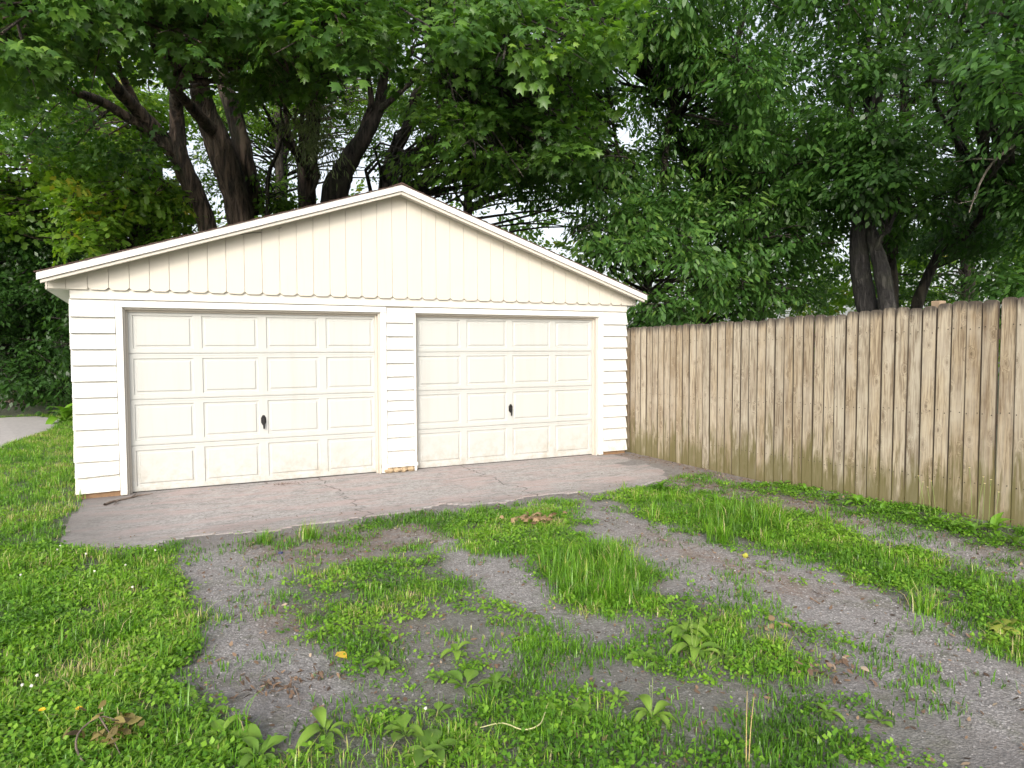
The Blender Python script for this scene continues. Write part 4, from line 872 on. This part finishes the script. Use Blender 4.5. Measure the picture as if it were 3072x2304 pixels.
# ================================================================== GROUND COVER
def tuft(kind, seed):
    r = np.random.default_rng(seed); Vs = []; Fs = []; T = []; o = 0
    if kind in ('lawn', 'tall', 'short'):
        n_ = {'lawn': 13, 'tall': 22, 'short': 9}[kind]; h0, h1 = {'lawn': (.035, .095), 'tall': (.10, .26), 'short': (.02, .055)}[kind]; rad = {'lawn': .035, 'tall': .045, 'short': .04}[kind]
        for k in range(n_):
            a = r.uniform(0, 6.283); b = r.normal(0, rad, 2); h = r.uniform(h0, h1); lean = h*abs(r.normal(.55, .6)); w = r.uniform(.0022, .0042)*(1.25 if kind == 'tall' else 1)
            dx, dy = math.cos(a), math.sin(a); px2, py2 = -dy*w, dx*w; m_ = .55; f = 1.0
            V = [(b[0]-px2, b[1]-py2, -.01), (b[0]+px2, b[1]+py2, -.01), (b[0]+dx*lean*.35-px2*.8, b[1]+dy*lean*.35-py2*.8, h*m_), (b[0]+dx*lean*.35+px2*.8, b[1]+dy*lean*.35+py2*.8, h*m_), (b[0]+dx*lean, b[1]+dy*lean, h*(1-.25*min(1, lean/h)))]
            Vs += V; Fs += [(o, o+1, o+3), (o, o+3, o+2), (o+2, o+3, o+4)]; o += 5; tb = r.normal(0, .17); T += [tb-.16, tb-.12, tb, tb, tb+.1]
            if r.random() < .08: T[-5:] = [.55]*5
    else:                                   # low broad-leaved weeds and clover
        n_ = 15
        for k in range(n_):
            b = r.normal(0, .045, 2); z = r.uniform(.012, .06); s = r.uniform(.010, .021); a = r.uniform(0, 6.283); tx, ty = r.normal(0, .45, 2)
            u = np.array([math.cos(a), math.sin(a), tx]); v = np.array([-math.sin(a), math.cos(a), ty]); c_ = np.array([b[0], b[1], z])
            for q in (-u*s*.55, v*s*.8+u*s*.2, u*s*1.1, -v*s*.8+u*s*.2): Vs.append(tuple(c_+q))
            Fs += [(o, o+1, o+2), (o, o+2, o+3)]; o += 4; tb = r.normal(0, .15)+z*2; T += [tb]*4
    return np.array(Vs), np.array(Fs), np.array(T)
TUFTS = {k: [tuft(k, 500+i) for i in range(10)] for k in ('lawn', 'tall', 'short', 'weed')}
def scatter(poly, dens, jit, seed, maxn=None):
    r = np.random.default_rng(seed); lo = poly.min(0); hi = poly.max(0); n_ = int(dens*np.prod(hi-lo)); p = r.uniform(lo, hi, (n_, 2))
    q = p+np.column_stack([(fbm(p[:, 0], p[:, 1], .35, 21)-.5), (fbm(p[:, 0], p[:, 1], .35, 31)-.5)])*jit*2.2+r.normal(0, jit*.45, p.shape)
    return p[inside(poly, q[:, 0], q[:, 1])]
def not_slab(p, m_=.0): 
    sl = inside(sp, p[:, 0]+(fbm(p[:, 0], p[:, 1], .5, 51)-.5)*.16, p[:, 1]+.04+(fbm(p[:, 0], p[:, 1], .6, 61)-.5)*.42)
    return p[~sl & ~((p[:, 0] > -.06) & (p[:, 0] < 7.4) & (p[:, 1] > -.06) & (p[:, 1] < 7)) & ~((p[:, 0] > 7.40) & (p[:, 0] < 7.6))]
def cover(name, label, cat, kind, pts, mat, smin, smax, tint, seed, tvar=.14, hz=1.0):
    r = np.random.default_rng(seed); which = r.integers(0, 10, len(pts)); Vs = []; Fs = []; Ts = []; o = 0; z = gz(pts[:, 0], pts[:, 1])
    big = (fbm(pts[:, 0], pts[:, 1], .55, 90)-.5)*.75+(vnoise(pts[:, 0], pts[:, 1], .13, 95)-.5)*.28
    for w in range(10):
        m_ = which == w
        if not m_.any(): continue
        tv, tf, tt = TUFTS[kind][w]; k_ = m_.sum(); a = r.uniform(0, 6.283, k_); s = r.uniform(smin, smax, k_); c_, s_ = np.cos(a), np.sin(a)
        X = (tv[None, :, 0]*c_[:, None]-tv[None, :, 1]*s_[:, None])*s[:, None]+pts[m_, 0][:, None]; Y = (tv[None, :, 0]*s_[:, None]+tv[None, :, 1]*c_[:, None])*s[:, None]+pts[m_, 1][:, None]; Z = tv[None, :, 2]*s[:, None]*hz+z[m_][:, None]
        Vs.append(np.stack([X, Y, Z], -1).reshape(-1, 3)); Fs.append((tf[None]+np.arange(k_)[:, None, None]*len(tv)).reshape(-1, 3)+o); o += k_*len(tv)
        Ts.append(np.clip(tint+tt[None]+big[m_][:, None]+r.normal(0, tvar*.5, (k_, 1)), 0, 1).ravel())
    ob = link(name, np_mesh(name, np.vstack(Vs), np.vstack(Fs), mat, {'tint': np.concatenate(Ts)})); tag(ob, label, cat, kind='stuff'); return ob
def thin(p, seed, a, b, sc=.3):
    return p[np.random.default_rng(seed).random(len(p)) < sstep(a, b, fbm(p[:, 0], p[:, 1], sc, seed))]
def clip(p, x0, x1, y0, y1): return p[(p[:, 0] > x0) & (p[:, 0] < x1) & (p[:, 1] > y0) & (p[:, 1] < y1)]
def off_tracks(p, keep, seed):
    t = np.zeros(len(p), bool)
    for g in GRAV+DARK:
        w = np.column_stack([(fbm(p[:, 0], p[:, 1], .35, 21)-.5), (fbm(p[:, 0], p[:, 1], .35, 31)-.5)])*.3
        t |= inside(g, p[:, 0]+w[:, 0], p[:, 1]+w[:, 1])
    return p[~t | (np.random.default_rng(seed).random(len(p)) < keep)]
lw = not_slab(clip(scatter(LAWN, 330, .09, 1), -2.6, 2.2, -8.2, -2.2)); lw2 = not_slab(clip(scatter(LAWN, 150, .09, 2), -4.5, 2.2, -2.2, 12)); lw3 = clip(scatter(LAWN, 14, .1, 3), -9, -2.6, -12, -2.2)
def lod(p, keep, seed, m_=.6):                  # full density where the yard is looked at, thinner beyond
    e = .65-.165*(p[:, 1]+9.15)-m_; full = (p[:, 0] > e) & (p[:, 1] > -6.9)
    return p[full | (np.random.default_rng(seed).random(len(p)) < keep)]
lane_in = lambda p: p[~inside(lp, p[:, 0], p[:, 1])]
cover('lawn_grass', 'lush green lawn grass left of the driveway', 'grass', 'lawn', np.vstack([lod(thin(lw, 31, .22, .52), .2, 1), lod(lane_in(lw2), .25, 2), lw3]), M['grass'], .65, 1.1, .68, 5)
lc = not_slab(clip(scatter(LAWN, 1300, .09, 6), -2.6, 2.2, -8.2, -2.0)); lc2 = lane_in(not_slab(clip(scatter(LAWN, 60, .09, 7), -4, 2, -2.0, 8)))
cover('lawn_clover', 'clover and small weeds growing through the lawn', 'clover', 'weed', np.vstack([lod(thin(lc, 33, .30, .6), .15, 3), lod(lc2, .3, 4)]), M['clover'], .4, .9, .72, 8)
tw = clip(scatter(LAWN, 7, .09, 9), -2, 1.2, -6.8, 2); cover('tall_lawn_grass', 'taller grass tussocks standing in the lawn', 'grass', 'tall', not_slab(tw), M['grass'], .5, .8, .55, 10)
strips = np.vstack([off_tracks(thin(scatter(P_CEN, 420, .16, 11), 35, .34, .58, .4), .15, 4), thin(scatter(P_MID, 440, .24, 12), 36, .28, .58), thin(scatter(P_RGT, 320, .24, 13), 37, .36, .62), off_tracks(thin(scatter(P_BOT, 360, .2, 14), 38, .40, .66), .12, 6)])
cover('strip_grass', 'grass strips between the wheel tracks', 'grass', 'lawn', not_slab(strips), M['grass'], .55, 1.0, .68, 15)
tl = np.vstack([scatter(P_TALL, 190, .08, 16), scatter(P_RTALL, 60, .1, 17), scatter(P_RGT, 9, .1, 18)]); cover('tussock_grass', 'long grass tussocks in the middle of the driveway', 'grass', 'tall', not_slab(tl), M['grass'], .6, .95, .60, 19)
wd = np.vstack([off_tracks(thin(scatter(P_CEN, 300, .18, 20), 41, .38, .62), .15, 3), thin(scatter(P_MID, 560, .28, 21), 68, .26, .6), thin(scatter(P_RGT, 900, .26, 22), 67, .28, .6), thin(scatter(P_FEN, 460, .16, 23), 69, .24, .55), off_tracks(thin(scatter(P_BOT, 380, .2, 24), 42, .42, .66), .12, 5), off_tracks(thin(scatter(P_SPA, 330, .3, 25), 43, .44, .70), .1, 1), off_tracks(thin(np.column_stack([np.random.default_rng(64).uniform(.2, 7.2, 6000), np.random.default_rng(65).uniform(-8, -2.2, 6000)]), 66, .5, .8, .4), .12, 2)])
cover('driveway_weeds', 'low leafy weeds spreading over the driveway', 'weeds', 'weed', not_slab(wd), M['clover'], .38, .85, .70, 26)
spz = off_tracks(thin(scatter(P_SPA, 560, .3, 27), 46, .42, .68), .15, 7)
allp_ = np.column_stack([rng.uniform(.2, 7.2, 24000), rng.uniform(-8, -2.0, 24000)]); allp_ = off_tracks(thin(allp_, 47, .46, .78, .45), .38, 8)
ed_ = scatter(P_EDGE, 160, .1, 28)
cover('sparse_grass', 'thin short grass scattered on the gravel', 'grass', 'short', not_slab(np.vstack([spz, allp_, ed_])), M['grass'], .6, 1.3, .42, 29)
# gravel stones
def pebbles(pts, smin, smax, seed, tint):
    r = np.random.default_rng(seed); n_ = len(pts); s = smin+(smax-smin)*r.random(n_)**4; z = gz(pts[:, 0], pts[:, 1]); dv = ico_v[None]*(1+r.uniform(-.35, .35, (n_, 6, 1)))*s[:, None, None]*np.array([1, 1, .65])
    a = r.uniform(0, 6.283, n_); c_, s_ = np.cos(a)[:, None], np.sin(a)[:, None]; X = dv[..., 0]*c_-dv[..., 1]*s_+pts[:, 0][:, None]+r.uniform(-.3, .3, (n_, 6))*s[:, None]; Y = dv[..., 0]*s_+dv[..., 1]*c_+pts[:, 1][:, None]; Z = dv[..., 2]+(z+s*.15)[:, None]
    return np.stack([X, Y, Z], -1).reshape(-1, 3), (ico_f[None, :4]+np.arange(n_)[:, None, None]*6).reshape(-1, 3), np.repeat(np.clip(r.normal(tint, .13, n_), 0, 1), 6)
pg = np.vstack([scatter(g, 3000, .26, 30+i) for i, g in enumerate(GRAV)]); pg2 = np.column_stack([rng.uniform(.3, 7.3, 18000), rng.uniform(-8, -2.1, 18000)])
pg = pg[rng.random(len(pg)) < min(1, 15000/len(pg))]
a_ = pebbles(not_slab(pg), .002, .009, 35, .47); b_ = pebbles(not_slab(pg2), .002, .009, 36, .42)
V = np.vstack([a_[0], b_[0]]); Fx = np.vstack([a_[1], b_[1]+len(a_[0])]); tag(link('gravel', np_mesh('gravel', V, Fx, M['pebble'], {'tint': np.concatenate([a_[2], b_[2]])})), 'loose grey gravel stones in the wheel tracks', 'gravel', kind='stuff')
# leaf litter
pl = np.vstack([scatter(g, d_, .16, 45+i) for i, (g, d_) in enumerate(zip(LIT, (420, 600, 150, 300, 150)))]+[np.column_stack([rng.uniform(.2, 7.3, 900), rng.uniform(-8, 0.2, 900)]), np.column_stack([rng.uniform(.2, 7.3, 9000), rng.uniform(-8, -2.0, 9000)])])
pl = pl[~((pl[:, 1] > .0) | (pl[:, 0] > 7.36))]
n_ = len(pl); r = np.random.default_rng(48); onsl = inside(sp, pl[:, 0], pl[:, 1]); keep = ~onsl | (r.random(n_) < .55); pl = pl[keep]; onsl = onsl[keep]; n_ = len(pl)
zz = np.where(onsl, slab_z(pl[:, 0], pl[:, 1])+.002, gz(pl[:, 0], pl[:, 1])+.006); lv = leaf_ovate(); lv = (lv[0]*np.array([1, 1, 1.6]), lv[1])
a = r.uniform(0, 6.283, n_); d = np.column_stack([np.cos(a), np.sin(a), r.normal(0, .12, n_)]); up = np.column_stack([r.normal(0, .3, n_), r.normal(0, .3, n_), np.where(r.random(n_) < .5, 1, -1)])
V, Fx = stamp(lv[0], lv[1], np.column_stack([pl, zz+.006]), rot_from(d, up), ((.006+.036*r.random(n_)**2.2)*np.where(onsl, .8, 1))[:, None]*np.ones((1, len(lv[0]))))
tag(link('leaf_litter', np_mesh('leaf_litter', V, Fx, M['litter'], {'tint': np.repeat(np.clip(r.normal(.5, .25, n_), 0, 1), len(lv[0]))})), 'brown dead leaf litter along the slab and the fence', 'leaf litter', kind='stuff')

# ------------------------------------------------------------------ plants and small things one can count
def blade_leaf(name, L, W, mat, arch=.35, petiole=.25, tint=.5, wav=.0, seed=0):
    n_ = 8; V = []; T = []; r = np.random.default_rng(seed)
    for i in range(n_+1):
        t = i/n_; w = .06*W if t < petiole else W*math.sin(math.pi*min(1, ((t-petiole)/(1-petiole))*.94+.05))**.75; y = t*L*(1-.12*arch*t); z = L*arch*(t-1.25*t*t)*1.2
        for s_, e in ((-1, .12), (-.5, .02), (0, -.03), (.5, .02), (1, .12)): V.append((s_*w/2, y, z+e*w*1.2+wav*W*math.sin(t*14+s_*2)*abs(s_))); T.append(tint+.10*(s_ == 0)+r.normal(0, .03))
    Fq = [(5*i+j, 5*i+j+1, 5*i+j+6, 5*i+j+5) for i in range(n_) for j in range(4)]
    return np_mesh(name, np.array(V), np.array(Fq), mat, {'tint': np.clip(T, 0, 1)}, smooth=True)
PL = [blade_leaf('leaf', 1.0, (.46, .36, .54, .30)[i], M['plantain'], (.45, .6, .3, .8)[i], (.28, .2, .34, .16)[i], .3+.15*i, (.02, .04, .03, .02)[i], i) for i in range(4)]
DK = [blade_leaf('leaf', 1.0, .34, M['clover'], .75, .15, .55+.1*i, .03, i) for i in range(3)]
SP = np_mesh('flower_spike', *tube(np.array([(0, 0, 0), (.02, .01, .5), (.03, .02, 1.0)]), np.array([.008, .010, .016]), 8, 5), M['greenstem'], smooth=True)
rp = random.Random(31)
def rosette(name, label, cat, U, V, size, n_, leaves, spikes=0, group=None, z=None, upright=.28):
    p = on_z(U, V, -.03); p = on_z(U, V, float(gz(p[0], p[1]))); p[2] = float(gz(p[0], p[1]))+.004
    t = empty(name, p, rp.uniform(0, 6)); tag(t, label, cat, group); size *= rp.uniform(.65, 1.2); leaves = [leaves[rp.randrange(len(leaves))], leaves[rp.randrange(len(leaves))]]; n_ = max(4, n_+rp.randint(-2, 3))
    for k in range(n_):
        o = link('leaf', rp.choice(leaves), t); s = size*1.2*rp.uniform(.55, 1.1); o.scale = (s, s, s); o.rotation_euler = (rp.uniform(0, upright*2), rp.uniform(-.15, .15), k*2*math.pi/n_*1.0+rp.uniform(-.35, .35))
    for k in range(spikes):
        o = link('flower_spike', SP, t); s = size*rp.uniform(.9, 1.4); o.scale = (s*.5, s*.5, s); o.rotation_euler = (rp.uniform(-.25, .25), rp.uniform(-.25, .25), rp.uniform(0, 6))
    return t
c5 = lambda x, y: (720+x*.3906, 1044+y*.3906); c4 = lambda x, y: (x*.3906, 1044+y*.3906)
GRP = 'plantain rosettes in the driveway'
LBL = 'broad-leaved plantain rosette growing among short weeds in the driveway'
for (U, V, s, n_, k) in [(*c4(1050, 1190), .10, 7, 0), (*c4(1150, 1300), .08, 6, 0), (*c4(2100, 1000), .11, 8, 0), (*c4(1930, 930), .08, 8, 0), (*c4(960, 670), .08, 6, 0),
                         (*c5(280, 1020), .12, 8, 0), (*c5(680, 950), .13, 8, 1), (*c5(590, 1090), .09, 7, 0), (*c5(730, 1140), .10, 8, 0), (*c5(900, 1130), .10, 8, 0), (*c5(580, 1290), .11, 8, 1), (*c5(540, 1520), .11, 9, 0),
                         (*c5(400, 1400), .10, 8, 0), (*c5(1240, 1290), .09, 7, 0), (*c5(1400, 1300), .10, 7, 0), (*c5(1570, 1200), .11, 8, 1), (*c5(1760, 1310), .14, 10, 2), (*c5(2150, 980), .11, 8, 1),
                         (*c5(1710, 980), .08, 8, 0), (*c5(1810, 1020), .08, 7, 0), (*c5(1100, 750), .08, 9, 0), (*c5(1950, 840), .12, 8, 1), (*c5(2060, 800), .12, 8, 0), (*c5(1700, 650), .09, 8, 0), (*c5(800, 1500), .10, 8, 0), (*c5(1150, 1500), .08, 7, 0),
                         (1790, 1548, .10, 9, 0), (1745, 1600, .08, 8, 0), (1900, 1560, .07, 7, 0), (560, 1640, .09, 7, 0), (900, 1650, .10, 8, 0)]:
    q_ = on_z(U, V, -.03)[:2]
    where = 'at the ragged edge of the lawn' if U < 450 else 'in the grass strip between the two gravel tracks' if inside(P_MID, q_[:1], q_[1:])[0] else 'in thick weeds on the driveway' if inside(P_BOT, q_[:1], q_[1:])[0] else 'on thinly grown gravel'
    how = 'broad-leaved plantain with thin flower spike ' if k else 'flat broad-leaved plantain rosette '
    rosette('plantain', how+where, 'plant', U, V, s, n_, PL, k, 'plantains: '+how+where)
rosette('plantain', 'large pale plantain rosette on bare soil, apart from the other plants', 'plant', 703, 1592, .15, 9, PL, 0)
rosette('plantain', 'tall plantain clump on the bare soil strip beside the lawn edge', 'plant', 478, 1600, .13, 12, PL, 1)
rosette('plantain', 'plantain with upright flower spikes beside the right wheel track', 'plant', *c5(1990, 950), .13, 11, PL, 4)
rosette('dock_plant', 'upright broad-leaved dock at the corner of the concrete apron', 'plant', 1428, 1062, .20, 10, DK, 0, upright=.55)
rosette('dock_plant', 'dock with one large leaf in the litter near the fence', 'plant', 1545, 1088, .17, 8, DK, 0, upright=.45)
rosette('dock_plant', 'yellowish leafy plant growing against the foot of the fence', 'plant', 2150, 1150, .14, 11, DK, 0, upright=.7)
rosette('dock_plant', 'broad-leaved weed by the left rear edge of the lawn near the lane', 'plant', 140, 912, .45, 14, DK, 0, upright=.6)
GW = 'leafy weeds along the foot of the fence'
for (U, V) in [(1740, 1062), (1800, 1082), (1850, 1092), (1905, 1105), (1960, 1118), (2010, 1128), (2060, 1140), (2100, 1152), (2195, 1175), (1690, 1052)]:
    rosette('fence_weed', 'low leafy weed along the foot of the fence', 'plant', U, V, .12, 10, DK+PL[:1], 0, GW, upright=.6)
# grass tufts on the apron edge
def single_tuft(name, label, U, V, n_, s, tint, seed, fan=1.0, mat='grass'):
    p = on_z(U, V, -.03); p[2] = float(gz(p[0], p[1])); r = np.random.default_rng(seed); t = TUFTS['tall']; Vs = []; Fs = []; Ts = []; o = 0
    for k in range(n_):
        tv, tf, tt = t[r.integers(0, 10)]; a = r.uniform(0, 6.283); c_, s_ = math.cos(a), math.sin(a); q = r.normal(0, .035, 2)*fan
        Vs.append(np.column_stack([(tv[:, 0]*c_-tv[:, 1]*s_)*s+q[0], (tv[:, 0]*s_+tv[:, 1]*c_)*s+q[1], tv[:, 2]*s])); Fs.append(tf+o); o += len(tv); Ts.append(np.clip(tt+tint, 0, 1))
    ob = link(name, np_mesh(name, np.vstack(Vs), np.vstack(Fs), M[mat], {'tint': np.concatenate(Ts)})); ob.location = [float(v) for v in p]; tag(ob, label, 'grass'); return ob
single_tuft('grass_tuft', 'bright green grass tuft at the edge of the concrete apron', 568, 1172, 7, .55, .52, 1)
single_tuft('grass_tuft', 'pale yellowish wispy grass tuft at the edge of the concrete apron', 668, 1160, 6, .75, .78, 2)
single_tuft('grass_tuft', 'pale yellow-green grass tuft beside brown leaves at the right track', 1985, 1318, 4, .8, .80, 3, .7)
single_tuft('grass_tuft', 'long arching grass tuft in the right-hand strip', 1560, 1170, 6, .9, .62, 4)

# fallen sticks, leaves and the rest
def ground_pt(U, V, dz=.0, slab=False):
    p = on_z(U, V, -.03); z = float(slab_z(p[0], p[1])) if slab else float(gz(p[0], p[1])); p = on_z(U, V, z+dz); return p
def stick(name, label, pxs, r0, mat, slab=False, dz=.012, cat='stick', extra=()):
    P = np.array([ground_pt(u, v, dz, slab) for u, v in pxs]); sp_ = [dict(P=P, R=np.linspace(r0, r0*.5, len(P)), n=5*len(P), sides=7, rough=.25)]
    for e in extra: Q_ = np.array([ground_pt(u, v, dz+.004, slab) for u, v in e]); sp_.append(dict(P=Q_, R=np.linspace(r0*.55, r0*.25, len(Q_)), n=8, sides=6, rough=.2))
    o = tubes_obj(name, sp_, mat); tag(o, label, cat); return o
stick('stick', 'knobbly brown stick lying by the left corner of the left door', [(226, 1090), (244, 1083), (262, 1079), (285, 1074), (300, 1070)], .014, M['greystick'], True, .012, extra=[[(255, 1081), (246, 1090)], [(285, 1074), (296, 1064)], [(300, 1070), (330, 1066)]])
def leaf_clump(name, label, U, V, n_, rad, size, mat, lv, seed, h=.05, stems=None, slab=False, cat='leaves', stem_mat=None, tint=.5):
    p = ground_pt(U, V, 0, slab); r = np.random.default_rng(seed); pos = np.column_stack([r.normal(0, rad[0], n_), r.normal(0, rad[1], n_), .008+np.abs(r.normal(0, h, n_))]); a = r.uniform(0, 6.283, n_)
    d = np.column_stack([np.cos(a), np.sin(a), r.normal(0, .35, n_)]); up = np.column_stack([r.normal(0, .6, n_), r.normal(0, .6, n_), np.ones(n_)])
    V_, F_ = stamp(lv[0]*np.array([1, 1, 1.8]), lv[1], pos, rot_from(d, up), r.uniform(*size, n_)[:, None]*np.ones((1, len(lv[0])))); V_[:, 2] = np.maximum(V_[:, 2], .003)
    t = empty(name, p); tag(t, label, cat); link('leaf_mass', np_mesh('leaf_mass', V_, F_, M[mat], {'tint': np.repeat(np.clip(r.normal(tint, .22, n_), 0, 1), len(lv[0]))}), t)['kind'] = 'stuff'
    if stems:
        V_, Q_ = join([tube(np.array([ground_pt(u, v, dz_, slab) for u, v, dz_ in s])-p, np.linspace(w, w*.4, len(s)), 12, 6, .2) for s, w in stems]); link('stem', np_mesh('stem', V_, Q_, stem_mat or M['greystick'], smooth=True), t)
    return t
leaf_clump('fallen_branch', 'wilted leafy branch with grey curved stem lying in the lawn', 240, 1605, 90, (.085, .06), (.035, .07), 'dry_leaf', leaf_ovate(), 1, .06, [([(190, 1659, .02), (165, 1620, .05), (172, 1580, .07), (215, 1548, .08), (250, 1555, .06)], .006), ([(215, 1548, .08), (240, 1590, .06), (260, 1630, .04)], .004)], cat='branch', tint=.55)
leaf_clump('fallen_sprig', 'yellow-green lobed leaf sprig lying at the right strip', 2185, 1372, 18, (.10, .07), (.06, .11), 'oak_leaf', leaf_maple(), 2, .03, [([(2130, 1330, .03), (2170, 1350, .04), (2220, 1390, .03)], .004)], cat='leaves')
leaf_clump('leaf_heap', 'dry tan dead leaves heaped on the middle grass strip', 1155, 1132, 44, (.10, .07), (.05, .085), 'tan_leaf', leaf_maple(), 3, .02, cat='leaves', tint=.35).location.z += .045
leaf_clump('leaf_heap', 'dark brown wilted leaf heap with a twig on bare soil', 632, 1482, 90, (.13, .05), (.025, .055), 'litter', leaf_lance(.16), 4, .022, [([(636, 1482, .03), (645, 1505, .02), (648, 1522, .012)], .004)], cat='leaves', tint=.4)
leaf_clump('leaf_heap', 'small dark twig and leaf heap against the bottom of the left door', 622, 1046, 30, (.13, .025), (.03, .06), 'litter', leaf_lance(.12), 5, .015, [([(595, 1046, .015), (625, 1044, .02), (655, 1048, .01)], .003)], slab=True, cat='leaves', tint=.2)
leaf_clump('leaf_heap', 'withered brown weed heap beside the right wheel track', 1790, 1462, 50, (.10, .07), (.025, .055), 'litter', leaf_ovate(), 6, .03, cat='leaves', tint=.55)
leaf_clump('leaf_heap', 'brown curled leaf with stem beside the pale grass tuft', 2040, 1288, 4, (.05, .03), (.07, .11), 'litter', leaf_ovate(), 7, .02, cat='leaves', tint=.7)
leaf_clump('leaf_heap', 'pale brown leaf and twigs at the edge of the right strip', 1715, 1358, 8, (.07, .05), (.05, .09), 'tan_leaf', leaf_ovate(), 8, .02, [([(1700, 1350, .02), (1740, 1400, .015), (1760, 1425, .01)], .003)], cat='leaves')
leaf_clump('fallen_leaf', 'bright yellow leaf lying on the gravel', 728, 1418, 1, (.001, .001), (.10, .105), 'yellow_leaf', leaf_ovate(), 9, .01, cat='leaf')
leaf_clump('fallen_leaf', 'reddish brown leaf lying on the lawn', 95, 1256, 2, (.03, .02), (.08, .10), 'tan_leaf', leaf_ovate(), 10, .03, cat='leaf', tint=.3)
leaf_clump('fallen_leaf', 'brown leaf near the green crab apple', 1668, 1200, 1, (.01, .01), (.08, .09), 'tan_leaf', leaf_ovate(), 11, .015, cat='leaf', tint=.3)
a_o = rock('crab_apple', ground_pt(1610, 1200, .017), (.021, .021, .020), M['apple'], None, 3, 3); tag(a_o, 'small yellow-green crab apple lying in the right wheel track', 'apple')
bc = MB(); a6 = [(.02*math.cos(t), .02*math.sin(t)) for t in np.linspace(0, 2*math.pi, 16, endpoint=False)]; bc.add([(x, y, 0) for x, y in a6]+[(x*.9, y*.9, .012) for x, y in a6], [list(range(16, 32))]+[(i, (i+1) % 16, (i+1) % 16+16, i+16) for i in range(16)])
o = bc.build('bottle_cap', M['bluecap']); o.location = [float(v) for v in ground_pt(606, 1195, .004)]; tag(o, 'small dark blue bottle cap on the litter', 'bottle cap')
o = tubes_obj('flower_stalk', [dict(P=np.array([ground_pt(u, v, dz_) for u, v, dz_ in ((1035, 1572, .03), (1085, 1562, .045), (1130, 1576, .045), (1165, 1565, .05), (1178, 1538, .06))]), R=np.array([.002, .003, .003, .0028, .002]), n=24, sides=6)], M['palestem']); tag(o, 'pale curved flower stem lying in the weeds', 'stem')
st = empty('dry_stalk', ground_pt(1612, 1662)); tag(st, 'two upright dry yellow stalks in the sparse weeds', 'plant'); b0 = np.array(st.location)
for k, (du, h_, lean) in enumerate(((0, .30, .02), (6, .27, .045))):
    P = np.array([(du*.002, 0, -.01), (du*.002+lean*.4, .01, h_*.5), (du*.002+lean, .02, h_)]); V_, Q_ = tube(P, np.array([.0024, .0021, .0012]), 10, 6); link('stalk', np_mesh('stalk', V_, Q_, M['straw'], smooth=True), st)
def flower(name, label, U, V, h, kind, group=None, lean=(.02, .01), cat='flower'):
    p = ground_pt(U, V); t = empty(name, p); tag(t, label, cat, group); P = np.array([(0, 0, -.01), (lean[0]*.4, lean[1]*.4, h*.55), (lean[0], lean[1], h)])
    V_, Q_ = tube(P, np.array([.0018, .0016, .0014]), 8, 5); link('stem', np_mesh('stem', V_, Q_, M['greenstem'], smooth=True), t)
    if kind == 'clover': rock('flower_head', (lean[0], lean[1], h+.006), (.0075, .0075, .007), M['petal'], t, int(U), 2)
    else:
        m = MB(); nP = 14; rad = .014 if kind == 'dandelion' else .009
        for ring in range(2 if kind == 'dandelion' else 1):
            for q in range(nP):
                a = q*2*math.pi/nP+ring*.2; r1 = rad*(1-.35*ring); w_ = .17; m.add([(lean[0], lean[1], h+.002*ring), (lean[0]+r1*math.cos(a-w_), lean[1]+r1*math.sin(a-w_), h+.005+.004*ring), (lean[0]+r1*1.1*math.cos(a), lean[1]+r1*1.1*math.sin(a), h+.004+.004*ring), (lean[0]+r1*math.cos(a+w_), lean[1]+r1*math.sin(a+w_), h+.005+.004*ring)], [(0, 1, 2, 3)])
        m.build('petals', M['yellow'] if kind == 'dandelion' else M['petal'], t)
        rock('flower_centre', (lean[0], lean[1], h+.004), (.004, .004, .003), M['yellow'], t, 2, 1)
flower('dandelion', 'yellow dandelion on a bent stem in the lawn', 118, 1585, .10, 'dandelion', lean=(-.045, .03))
flower('dandelion', 'low yellow dandelion beside the wilted leafy branch', 160, 1560, .05, 'dandelion')
for (U, V) in [(38, 1515), (58, 1512), (265, 1240), (198, 1252), (118, 1200), (125, 1194), (280, 1290), (38, 1262), (330, 1205), (70, 1490), (180, 1215), (912, 1562)]:
    flower('clover_flower', 'white clover flower head standing in the green', U, V+6, rp.uniform(.05, .08), 'clover', 'white clover flowers')
for (U, V, h) in [(1985, 1112, .30), (1998, 1114, .36), (2010, 1117, .27), (2022, 1120, .33), (2110, 1140, .44), (2122, 1143, .38), (2135, 1147, .42), (2148, 1150, .33), (2100, 1136, .5)]:
    flower('fleabane', 'tall thin fleabane with small white flower against the fence', U, V, h, 'fleabane', 'fleabane flowers at the fence', lean=(rp.uniform(-.05, .05), rp.uniform(-.05, .05)), cat='flower')
